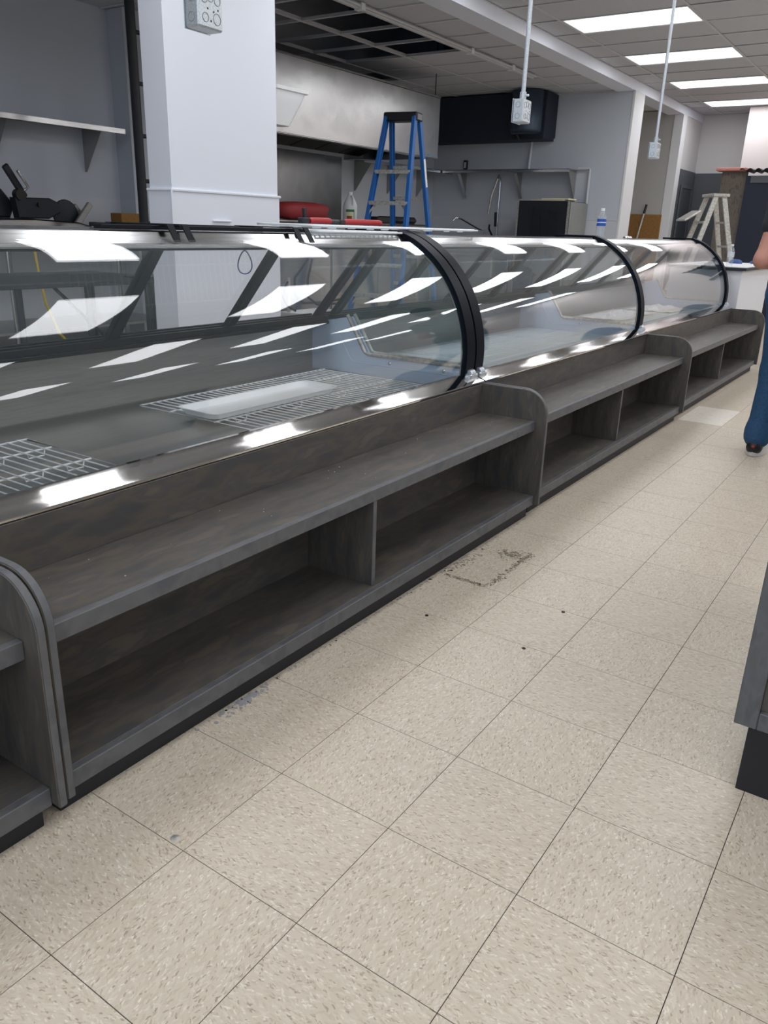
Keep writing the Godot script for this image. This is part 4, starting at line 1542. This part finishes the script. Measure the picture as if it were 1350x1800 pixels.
# ---------------------------------------------------------------- far end of the shop
func far_end() -> void:
	# white counter after the last case
	var o := thing("end_counter", "white counter with a dark edged top beyond the last case", "counter")
	var b := MB.new()
	b.box(Vector3(-1.3, 0.08, -9.3), Vector3(-0.60, 0.925, -7.80), 0.004)
	put(b, "body", mat(c8(224, 226, 232), 0.5), o)
	b = MB.new()
	b.box(Vector3(-1.3, 0, -9.28), Vector3(-0.64, 0.08, -7.84))
	put(b, "toe_kick", M.toe, o)
	b = MB.new()
	b.box(Vector3(-1.32, 0.925, -9.32), Vector3(-0.56, 0.952, -7.76), 0.003)
	put(b, "edge", M.iron, o)
	b = MB.new()
	b.box(Vector3(-1.31, 0.9525, -9.31), Vector3(-0.57, 0.962, -7.77), 0.002)
	put(b, "top", M.label_white, o)
	water_bottle("clear water bottle without blue label standing on the white counter", Vector3(-0.76, 0.962, -7.92), false)
	var rng := RandomNumberGenerator.new()
	rng.seed = 21
	for p in [[-0.90, -8.9, "blue rag lying on the white counter behind the clear bottle"], [-0.72, -9.1, "blue rag lying at the white counter's edge beside the person"]]:
		b = MB.new()
		var rings := []
		for i in 5:
			var ring := []
			var rr: float = [0.06, 0.066, 0.055, 0.035, 0.012][i]
			for k in 14:
				var a := TAU * k / 14
				ring.append(Vector3(p[0] + rr * cos(a) * rng.randf_range(0.75, 1.2), 0.962 + [0.0, 0.012, 0.03, 0.042, 0.045][i], p[1] + rr * sin(a) * rng.randf_range(0.75, 1.2)))
			rings.append(ring)
		loft(b, rings, true, true)
		solo(b, "blue_rag", mat(c8(66, 92, 146), 0.8), p[2], "rag")
	# small chrome thing on the last case's top
	b = MB.new()
	b.lathe([Vector2(0.0, 0.0), Vector2(0.034, 0.0), Vector2(0.038, 0.008), Vector2(0.028, 0.017), Vector2(0.0, 0.02)], 16, Transform3D(Basis(), Vector3(-1.18, 1.195, -5.95)))
	solo(b, "metal_dish", M.chrome, "small chrome dish lying on the stainless case top", "dish")
	# aluminium stepladder
	alu_ladder()
	# board and broom in the recess
	b = MB.new()
	b.box(Vector3(-3.52, 0.0, -13.09), Vector3(-2.99, 1.55, -13.07), 0.002)
	solo(b, "brown_board", M.cardboard, "brown hardboard sheet leaning in the recess beyond the partition", "board")
	o = thing("broom", "broom with a pale stick and dark grip before the brown board", "broom")
	b = MB.new()
	b.tube([Vector3(-3.43, 0.1, -12.75), Vector3(-3.26, 1.56, -13.0)], 0.016, 8)
	put(b, "stick", M.alu, o)
	b = MB.new()
	b.tube([Vector3(-3.26, 1.56, -13.0), Vector3(-3.243, 1.70, -13.022)], 0.02, 8)
	put(b, "grip", M.black_plastic, o)
	b = MB.new()
	b.bar(Vector3(-3.60, 0.06, -12.74), Vector3(-3.27, 0.06, -12.74), 0.06, 0.12, Vector3.UP, 0.01)
	put(b, "head", M.black_plastic, o)
	# door in the dark lower wall
	o = thing("door_1", "dark grey flush door in the dark lower wall", "door")
	b = MB.new()
	b.box(Vector3(-2.855, 0.0, -14.1), Vector3(-2.84, 1.98, -13.5), 0.003)
	put(b, "leaf", mat(c8(70, 74, 80), 0.6), o)
	b = MB.new()
	for q in [[-14.15, -14.1], [-13.5, -13.45]]:
		b.box(Vector3(-2.855, 0.0, q[0]), Vector3(-2.83, 2.03, q[1]), 0.003)
	b.box(Vector3(-2.855, 1.98, -14.1), Vector3(-2.83, 2.03, -13.5), 0.003)
	put(b, "frame", M.dark_wall, o)
	# dark booth with a plywood side, pink board and corrugated roof
	o = thing("booth", "dark booth with a plywood side and a corrugated roof", "booth")
	b = MB.new()
	b.box(Vector3(-2.12, 0.0, -13.0), Vector3(-1.75, 2.18, -12.95), 0.003)
	put(b, "plywood_panel", M.osb, o)
	b = MB.new()
	b.box(Vector3(-1.75, 0.0, -13.4), Vector3(0.4, 2.12, -12.9), 0.004)
	put(b, "body", M.navy, o)
	b = MB.new()
	b.box(Vector3(-1.68, 2.02, -12.9), Vector3(0.4, 2.12, -12.88))
	put(b, "fascia", M.dark_wall, o)
	b = MB.new()
	var wave := []
	for k in 161:
		wave.append(Vector2(-1.84 + 2.3 * k / 160.0, 2.205 + 0.016 * sin(k * TAU / 8.0)))
	for k in range(160, -1, -1):
		wave.append(Vector2(-1.84 + 2.3 * k / 160.0, 2.195 + 0.016 * sin(k * TAU / 8.0)))
	b.prism(wave, fz, -13.4, -12.8)
	put(b, "roof_sheet", M.iron, o)
	b = MB.new()
	b.box(Vector3(-2.2, 2.19, -13.1), Vector3(-1.76, 2.23, -12.85), 0.005)
	put(b, "pink_board", M.pink, o)
	b = MB.new()
	b.box(Vector3(-2.0, 0.0, -14.3), Vector3(7.2, 3.15, -13.55))
	struct("wall_far_block", b, mat(c8(226, 216, 214), 0.7))


func alu_ladder() -> void:
	var o := thing("aluminium_stepladder", "paint spotted aluminium stepladder behind the last case", "stepladder", Vector3(-1.50, 0, -10.1), -0.95)
	var H := 1.70
	var front := func(s: float, y: float) -> Vector3: return Vector3(s * lerpf(0.24, 0.14, y / H), y, lerpf(0.52, 0.05, y / H))
	var back := func(s: float, y: float) -> Vector3: return Vector3(s * lerpf(0.22, 0.13, y / H), y, lerpf(-0.5, -0.05, y / H))
	for s in [-1.0, 1.0]:
		for fn in [front, back]:
			var b := MB.new()
			b.bar(fn.call(s, 0.0), fn.call(s, H), 0.025, 0.06, Vector3(0, 0, 1), 0.003)
			put(b, "rail", M.alu, o)
	for k in range(1, 6):
		var y := 0.28 * k
		var b := MB.new()
		b.bar(front.call(-1.0, y), front.call(1.0, y), 0.08, 0.025, Vector3.UP, 0.003)
		put(b, "step", M.alu, o)
		b = MB.new()
		b.bar(back.call(-1.0, y), back.call(1.0, y), 0.02, 0.025, Vector3.UP, 0.003)
		put(b, "back_bar", M.alu, o)
	var b := MB.new()
	b.box(Vector3(-0.18, H - 0.005, -0.10), Vector3(0.18, H + 0.03, 0.10), 0.005)
	put(b, "top_step", M.alu, o)
	b = MB.new()
	b.obox(Transform3D(Basis(Vector3.RIGHT, 0.55), Vector3(0, 1.47, 0.30)), Vector3(0.3, 0.02, 0.22), 0.003)
	put(b, "bucket_shelf", M.alu, o)
	for s in [-1.0, 1.0]:
		b = MB.new()
		b.bar(front.call(s, 0.85), back.call(s, 0.85), 0.006, 0.02)
		put(b, "spreader", M.alu, o)


func end_cabinet() -> void:
	var o := thing("end_cabinet", "grey-stained wooden cabinet on a black plinth across the aisle", "cabinet")
	var b := MB.new()
	b.box(Vector3(0.893, 0, -2.1), Vector3(2.0, 0.178, -0.903))
	put(b, "plinth", M.toe, o)
	b = MB.new()
	b.box(Vector3(0.862, 0.180, -2.12), Vector3(2.03, 0.86, -0.90), 0.002)
	put(b, "carcass", M.panel_wood, o)
	b = MB.new()
	b.box(Vector3(0.862, 0.181, -0.90), Vector3(0.91, 0.86, -0.882), 0.002)
	put(b, "stile", M.edge_band, o)
	b = MB.new()
	b.box(Vector3(1.98, 0.181, -0.90), Vector3(2.03, 0.86, -0.882), 0.002)
	put(b, "stile", M.edge_band, o)
	b = MB.new()
	b.box(Vector3(0.9105, 0.181, -0.90), Vector3(1.9795, 0.225, -0.882), 0.002)
	put(b, "rail", M.edge_band, o)
	b = MB.new()
	b.box(Vector3(0.9105, 0.82, -0.90), Vector3(1.9795, 0.86, -0.882), 0.002)
	put(b, "rail", M.edge_band, o)
	b = MB.new()
	b.box(Vector3(0.911, 0.2255, -0.899), Vector3(1.979, 0.8195, -0.895))
	put(b, "inset_panel", M.panel_wood, o)
	b = MB.new()
	b.box(Vector3(0.85, 0.86, -2.13), Vector3(2.04, 0.885, -0.87), 0.004)
	put(b, "top", M.wood, o)


func electric_boxes() -> void:
	var knock := mat(c8(140, 148, 156), 0.45, 0.6)
	for e in [[Vector3(-0.905, 1.80, -1.03), "galvanised electrical box hanging in front of the white column"], [Vector3(-0.84, 1.775, -3.06), "galvanised electrical box hanging in front of the dark duct"], [Vector3(-0.83, 1.785, -5.22), "galvanised electrical box hanging in front of the beige recess wall"]]:
		var o := thing("electrical_box", e[1], "electrical box", e[0], PI / 2 + 0.04, "electrical boxes hung on conduits")
		var b := MB.new()
		b.box(Vector3(-0.051, -0.051, -0.027), Vector3(0.051, 0.051, 0.027), 0.005)
		var body := put(b, "box", M.galv, o)
		b = MB.new()
		b.box(Vector3(-0.053, -0.053, -0.0295), Vector3(0.053, 0.053, -0.0272), 0.001)
		put(b, "cover_plate", M.galv, o)
		for kn in [[-0.025, 0.025, 0.013], [0.025, -0.022, 0.015], [-0.022, -0.024, 0.012], [0.0, 0.03, 0.012], [0.028, 0.025, 0.012]]:
			b = MB.new()
			var ring := []
			for k in 16:
				ring.append(Vector3(kn[0] + kn[2] * cos(TAU * k / 16), kn[1] + kn[2] * sin(TAU * k / 16), 0.0272))
			b.tube(ring, 0.0012, 5, true)
			put(b, "knockout", knock, body)
		for yy in [-0.025, 0.025]:
			for sx in [-1.0, 1.0]:
				b = MB.new()
				var ring := []
				for k in 16:
					ring.append(Vector3(sx * 0.0512, yy + 0.012 * cos(TAU * k / 16), 0.012 * sin(TAU * k / 16)))
				b.tube(ring, 0.001, 5, true)
				put(b, "knockout", knock, body)
		for hl in [[-0.012, 0.0], [0.012, -0.005], [0.0, -0.03], [0.03, 0.002]]:
			b = MB.new()
			b.tube([Vector3(hl[0], hl[1], 0.0262), Vector3(hl[0], hl[1], 0.0275)], 0.003, 8)
			put(b, "screw_hole", M.black_plastic, body)
		b = MB.new()
		b.tube([Vector3(0, 0.051, 0), Vector3(0, 0.085, 0)], 0.016, 10)
		b.tube([Vector3(0.0, 0.07, 0.014), Vector3(0.0, 0.07, 0.03)], 0.005, 8)
		put(b, "connector", M.galv, o)
		b = MB.new()
		b.tube([Vector3(0, 0.08, 0), Vector3(0, 3.15 - e[0].y, 0)], 0.0105, 10)
		put(b, "conduit", M.galv, o)


func floor_marks() -> void:
	# old glue and scuffs on the tiles: thin flakes
	var rng := RandomNumberGenerator.new()
	rng.seed = 77
	var b := MB.new()
	var flake := func(into: MB, px: float, pz: float, r: float) -> void:
		var ring := []
		var n := rng.randi_range(5, 8)
		var hh := rng.randf_range(0.0003, 0.0014)
		for k in n:
			var a := TAU * k / n
			var q := r * rng.randf_range(0.5, 1.2)
			ring.append(Vector3(px + q * cos(a), hh, pz + q * sin(a) * rng.randf_range(0.5, 1.0)))
		into.face(ring, Vector3.UP)
	for k in 260:
		var t := rng.randf()
		flake.call(b, -0.092 + rng.randfn(0, 0.007), lerpf(-1.54, -1.93, t), rng.randf_range(0.001, 0.006))
	for k in 160:
		var t := rng.randf()
		flake.call(b, lerpf(-0.27, -0.1, t), -1.535 + rng.randfn(0, 0.006), rng.randf_range(0.001, 0.006))
	for k in 200:
		flake.call(b, rng.randfn(-0.16, 0.035), rng.randfn(-1.87, 0.025), rng.randf_range(0.001, 0.006))
	for k in 120:
		flake.call(b, rng.randfn(-0.27, 0.015), rng.randfn(-1.68, 0.1), rng.randf_range(0.001, 0.006))
	var st := solo(b, "glue_residue", mat(c8(132, 124, 108), 0.7), "dark glue residue in an angular patch on the floor tiles", "stain")
	st.set_meta("kind", "stuff")
	b = MB.new()
	for k in 70:
		flake.call(b, maxf(-0.287, rng.randfn(-0.277, 0.01)), rng.randfn(-0.47, 0.05), rng.randf_range(0.002, 0.011))
	for k in 240:
		flake.call(b, -0.292 + absf(rng.randfn(0, 0.006)), rng.randf_range(-2.3, -0.3), rng.randf_range(0.001, 0.006))
	st = solo(b, "sealant_smear", mat(c8(150, 150, 154), 0.6), "grey sealant smears along the toe kick of the long shelf unit", "stain")
	st.set_meta("kind", "stuff")
	b = MB.new()
	for k in 24:
		var far := rng.randf() < 0.8
		var px: float = rng.randf_range(-0.54, -0.34)
		var pz: float = rng.randf_range(-2.2, 0.0)
		var s := rng.randf_range(0.0006, 0.0014)
		b.obox(Transform3D(Basis(Vector3.UP, rng.randf() * 3.0), Vector3(px, 0.4402 + s / 2, pz)), Vector3(s * (2.5 if far else 1.0), s, s))
	st = solo(b, "crumbs", M.label_white, "white crumbs scattered over the long unit's upper shelf", "crumbs")
	st.set_meta("kind", "stuff")
	for p in [[0.209, -1.202, "black floor plug in a tile at the middle of the aisle"], [0.211, -1.515, "black floor plug on a tile joint beyond the first plug"], [-0.148, -1.205, "small black floor plug near the toe kick of the shelf unit"]]:
		b = MB.new()
		b.lathe([Vector2(0.006, 0.0), Vector2(0.006, 0.002), Vector2(0.004, 0.003), Vector2(0.0, 0.003)], 10, Transform3D(Basis(), Vector3(p[0], 0.0, p[1])))
		solo(b, "floor_plug", M.black_plastic, p[2], "plug")
	b = MB.new()
	b.lathe([Vector2(0.010, 0.0), Vector2(0.010, 0.0015), Vector2(0.0, 0.002)], 12, Transform3D(Basis(), Vector3(-0.04, 0.0, -0.014)))
	solo(b, "metal_disc", M.alu, "small silver disc lying on the floor by a tile joint", "disc")


# ---------------------------------------------------------------- person
func nets(bones: Array, cell: float, k: float, floor_y := -1e9) -> MB:
	var lo := Vector3(1e9, 1e9, 1e9)
	var hi := -lo
	for bn in bones:
		var r: float = maxf(bn[2], bn[3])
		for p in [bn[0], bn[1]]:
			lo = lo.min(p - Vector3.ONE * (r + cell * 4))
			hi = hi.max(p + Vector3.ONE * (r + cell * 4))
	var nx := int((hi.x - lo.x) / cell) + 2
	var ny := int((hi.y - lo.y) / cell) + 2
	var nz := int((hi.z - lo.z) / cell) + 2
	var F := PackedFloat32Array()
	F.resize(nx * ny * nz)
	F.fill(1.0)
	for bn in bones:
		var a: Vector3 = bn[0]
		var c: Vector3 = bn[1]
		var ra: float = bn[2]
		var rb: float = bn[3]
		var m := maxf(ra, rb) + cell * 3 + k
		var l := (a.min(c) - Vector3.ONE * m - lo) / cell
		var h := (a.max(c) + Vector3.ONE * m - lo) / cell
		var d := c - a
		var dd := maxf(d.length_squared(), 1e-9)
		for i in range(maxi(0, int(l.x)), mini(nx, int(h.x) + 2)):
			for j in range(maxi(0, int(l.y)), mini(ny, int(h.y) + 2)):
				for g in range(maxi(0, int(l.z)), mini(nz, int(h.z) + 2)):
					var p := lo + Vector3(i, j, g) * cell
					var t := clampf((p - a).dot(d) / dd, 0.0, 1.0)
					var v := (p - a - d * t).length() - lerpf(ra, rb, t)
					var at := (i * ny + j) * nz + g
					var o := F[at]
					var q := maxf(k - absf(o - v), 0.0) / k
					F[at] = minf(o, v) - q * q * k * 0.25
	if floor_y > -1e8:
		for i in nx:
			for j in ny:
				for g in nz:
					var at := (i * ny + j) * nz + g
					F[at] = maxf(F[at], floor_y - (lo.y + j * cell))
	var b := MB.new()
	var at_cell := {}
	for i in nx - 1:
		for j in ny - 1:
			for g in nz - 1:
				var s := 0
				var vals := []
				for e in 8:
					var v := F[((i + (e & 1)) * ny + j + ((e >> 1) & 1)) * nz + g + (e >> 2)]
					vals.append(v)
					if v < 0.0:
						s += 1
				if s == 0 or s == 8:
					continue
				var sum := Vector3()
				var cnt := 0
				for e in 8:
					for bit in [1, 2, 4]:
						if e & bit:
							continue
						var e2: int = e | bit
						if (vals[e] < 0.0) != (vals[e2] < 0.0):
							var t: float = vals[e] / (vals[e] - vals[e2])
							var p1 := Vector3(e & 1, (e >> 1) & 1, e >> 2)
							var p2 := Vector3(e2 & 1, (e2 >> 1) & 1, e2 >> 2)
							sum += p1.lerp(p2, t)
							cnt += 1
				var gr := Vector3(vals[1] + vals[3] + vals[5] + vals[7] - vals[0] - vals[2] - vals[4] - vals[6], vals[2] + vals[3] + vals[6] + vals[7] - vals[0] - vals[1] - vals[4] - vals[5], vals[4] + vals[5] + vals[6] + vals[7] - vals[0] - vals[1] - vals[2] - vals[3])
				at_cell[(i * ny + j) * nz + g] = b.v.size()
				b.v.append(lo + (Vector3(i, j, g) + sum / cnt) * cell)
				b.n.append(gr.normalized())
				b.t.append(Vector2.ZERO)
	var strides := [ny * nz, nz, 1]
	for key in at_cell:
		var g: int = key % nz
		var j: int = (key / nz) % ny
		var i: int = key / (ny * nz)
		for ax in 3:
			var u := (ax + 1) % 3
			var w := (ax + 2) % 3
			var co := [i, j, g]
			if co[u] == 0 or co[w] == 0:
				continue
			var f0 := F[key]
			var f1 := F[key + strides[ax]]
			if (f0 < 0.0) == (f1 < 0.0):
				continue
			var q := [key, key - strides[u], key - strides[u] - strides[w], key - strides[w]]
			var ok := true
			for c in q:
				if not at_cell.has(c):
					ok = false
			if not ok:
				continue
			var id := [at_cell[q[0]], at_cell[q[1]], at_cell[q[2]], at_cell[q[3]]]
			if f0 < 0.0:
				b.x.append_array(PackedInt32Array([id[0], id[2], id[1], id[0], id[3], id[2]]))
			else:
				b.x.append_array(PackedInt32Array([id[0], id[1], id[2], id[0], id[2], id[3]]))
	return b


func person() -> void:
	# stands with the back to the camera, right foot a step behind, left elbow out
	var o := thing("person", "person in blue jeans and dark sneakers walking away along the aisle", "person", Vector3(0.42, 0, -4.2))
	var V := func(x: float, y: float, z: float) -> Vector3: return Vector3(x, y, z)
	var lhip := Vector3(-0.085, 0.92, -0.02)
	var rhip := Vector3(0.095, 0.92, 0.0)
	var lkn := Vector3(-0.075, 0.50, -0.06)
	var rkn := Vector3(0.11, 0.49, 0.02)
	var lan := Vector3(-0.095, 0.09, -0.02)
	var ran := Vector3(0.11, 0.10, 0.22)
	var sh_l := Vector3(-0.19, 1.42, -0.02)
	var sh_r := Vector3(0.20, 1.42, 0.0)
	var el_l := Vector3(-0.235, 1.115, 0.06)
	var el_r := Vector3(0.27, 1.13, 0.02)
	var wr_l := Vector3(-0.06, 1.06, -0.22)
	var wr_r := Vector3(0.12, 1.10, -0.24)
	var body := [[lhip, lkn, 0.078, 0.055], [lkn, lan, 0.055, 0.038], [rhip, rkn, 0.078, 0.055], [rkn, ran, 0.055, 0.038], [lhip, rhip, 0.09, 0.09], [Vector3(0, 0.95, -0.01), Vector3(0, 1.18, -0.01), 0.115, 0.115], [Vector3(-0.06, 1.3, -0.01), Vector3(0.06, 1.3, -0.01), 0.12, 0.12], [sh_l, sh_r, 0.065, 0.065], [Vector3(0, 1.4, -0.01), Vector3(0.0, 1.54, -0.03), 0.06, 0.055], [Vector3(0, 1.63, -0.03), Vector3(0, 1.70, -0.02), 0.075, 0.088], [Vector3(0, 1.58, -0.07), Vector3(0, 1.6, -0.06), 0.04, 0.05], [Vector3(0, 1.63, -0.125), Vector3(0, 1.65, -0.11), 0.012, 0.01], [sh_l, el_l, 0.052, 0.043], [el_l, wr_l, 0.043, 0.028], [sh_r, el_r, 0.052, 0.043], [el_r, wr_r, 0.043, 0.028], [Vector3(-0.085, 1.63, -0.02), Vector3(-0.088, 1.66, -0.015), 0.014, 0.016], [Vector3(0.085, 1.63, -0.02), Vector3(0.088, 1.66, -0.015), 0.014, 0.016]]
	var bm := nets(body, 0.014, 0.03)
	# hands on a finer grid, added to the same surface
	for s in [[wr_l, Vector3(0.75, -0.05, -0.6), 1.0], [wr_r, Vector3(-0.75, 0.0, -0.6), -1.0]]:
		var d: Vector3 = s[1].normalized()
		var up := Vector3.UP
		var palm: Vector3 = s[0] + d * 0.05
		var hb := [[s[0] - d * 0.02, palm, 0.024, 0.03], [palm + up * 0.018, palm + d * 0.04 + up * 0.028, 0.018, 0.014], [palm - up * 0.018, palm + d * 0.04 - up * 0.028, 0.018, 0.014]]
		for f in 4:
			var root: Vector3 = palm + d * 0.04 + up * (0.028 - 0.019 * f)
			var L: float = [0.036, 0.042, 0.039, 0.03][f]
			var curl := (d + Vector3(0, 0, -0.3) * 0.5).normalized()
			var in_ := (d * 0.5 + Vector3(0, 0, -0.8) * 0.4 + Vector3(-s[2] * 0.2, 0, 0)).normalized()
			hb.append([root - d * 0.015, root + curl * L, 0.0095, 0.009])
			hb.append([root + curl * L, root + curl * L + in_ * L * 0.8, 0.009, 0.0078])
		var th0: Vector3 = palm - d * 0.01 + up * 0.025
		hb.append([th0, th0 + up * 0.03 + d * 0.025, 0.0115, 0.01])
		hb.append([th0 + up * 0.03 + d * 0.025, th0 + up * 0.035 + d * 0.055, 0.01, 0.0085])
		var hm := nets(hb, 0.0045, 0.008)
		var base := bm.v.size()
		bm.v.append_array(hm.v)
		bm.n.append_array(hm.n)
		bm.t.append_array(hm.t)
		for id in hm.x:
			bm.x.append(id + base)
	put(bm, "body", M.skin, o)
	var jeans := [[lhip, lkn, 0.098, 0.078], [lkn, lan + Vector3(0, 0.04, 0.0), 0.078, 0.068], [lan + Vector3(0.0, 0.05, 0.0), lan + Vector3(0.0, 0.02, 0.01), 0.073, 0.070], [rhip, rkn, 0.098, 0.078], [rkn, ran + Vector3(0, 0.04, 0), 0.078, 0.068], [ran + Vector3(0, 0.05, 0), ran + Vector3(0, 0.02, 0.01), 0.073, 0.07], [lhip + Vector3(0, 0.02, 0.03), rhip + Vector3(0, 0.02, 0.03), 0.11, 0.11], [lhip + Vector3(0.02, 0.08, 0), rhip + Vector3(-0.02, 0.08, 0), 0.115, 0.115]]
	put(nets(jeans, 0.015, 0.035, 0.055), "jeans", M.denim, o)
	var shirt := [[Vector3(-0.05, 0.96, 0), Vector3(0.05, 0.96, 0), 0.135, 0.135], [Vector3(-0.03, 0.98, -0.01), Vector3(-0.03, 1.2, -0.01), 0.135, 0.132], [Vector3(0.03, 0.98, -0.01), Vector3(0.03, 1.2, -0.01), 0.135, 0.132], [Vector3(-0.07, 1.3, -0.01), Vector3(0.07, 1.3, -0.01), 0.137, 0.137], [sh_l, sh_r, 0.08, 0.08], [sh_l, sh_l.lerp(el_l, 0.4), 0.078, 0.07], [sh_r, sh_r.lerp(el_r, 0.4), 0.078, 0.07], [Vector3(0, 1.4, -0.01), Vector3(0, 1.47, -0.02), 0.08, 0.068]]
	put(nets(shirt, 0.016, 0.03), "shirt", M.shirt, o)
	var hair := [[Vector3(0, 1.67, 0.0), Vector3(0, 1.73, -0.01), 0.088, 0.09], [Vector3(0, 1.62, 0.02), Vector3(0, 1.66, 0.02), 0.07, 0.08], [Vector3(0, 1.75, -0.06), Vector3(0, 1.76, -0.03), 0.05, 0.06]]
	put(nets(hair, 0.01, 0.02), "hair", M.hair, o)
	var eyes := MB.new()
	for s in [-1, 1]:
		eyes.tube([Vector3(s * 0.032, 1.665, -0.10), Vector3(s * 0.032, 1.665, -0.112)], 0.011, 10)
	eyes.tube([Vector3(-0.022, 1.585, -0.118), Vector3(0.022, 1.585, -0.118)], 0.005, 8)
	put(eyes, "face_detail", M.hair, o)
	for s in [lan, ran]:
		var toe: Vector3 = Vector3(s.x, 0.035, s.z - 0.2)
		var heel: Vector3 = Vector3(s.x, 0.04, s.z + 0.05)
		var side := "left" if s.x < 0 else "right"
		var up := [[heel + Vector3(0, 0.015, -0.01), Vector3(s.x, 0.10, s.z + 0.015), 0.041, 0.044], [heel + Vector3(0, 0.012, -0.01), toe + Vector3(0, 0.015, 0.03), 0.041, 0.04], [Vector3(s.x, 0.09, s.z - 0.02), toe + Vector3(0, 0.01, 0.05), 0.04, 0.036]]
		var shoe := put(nets(up, 0.008, 0.02, 0.02), "shoe", M.black_plastic, o)
		var sole := MB.new()
		var rings := []
		for a in [[0.96, 0.0], [1.0, 0.008], [1.0, 0.03], [0.95, 0.048]]:
			var ring := []
			for k in 24:
				var an := TAU * k / 24
				var wz := cos(an)
				var wid := 0.060 if wz > 0 else 0.06
				ring.append(Vector3(s.x + wid * sin(an) * a[0], a[1], s.z - 0.085 + 0.165 * wz * a[0]))
			rings.append(ring)
		loft(sole, rings, true, true)
		put(sole, "sole", mat(c8(206, 204, 204), 0.5), shoe)
		var tab := MB.new()
		tab.box(Vector3(s.x - 0.008, 0.06, s.z + 0.086), Vector3(s.x + 0.008, 0.072, s.z + 0.094), 0.002)
		put(tab, "red_mark", M.red, shoe)
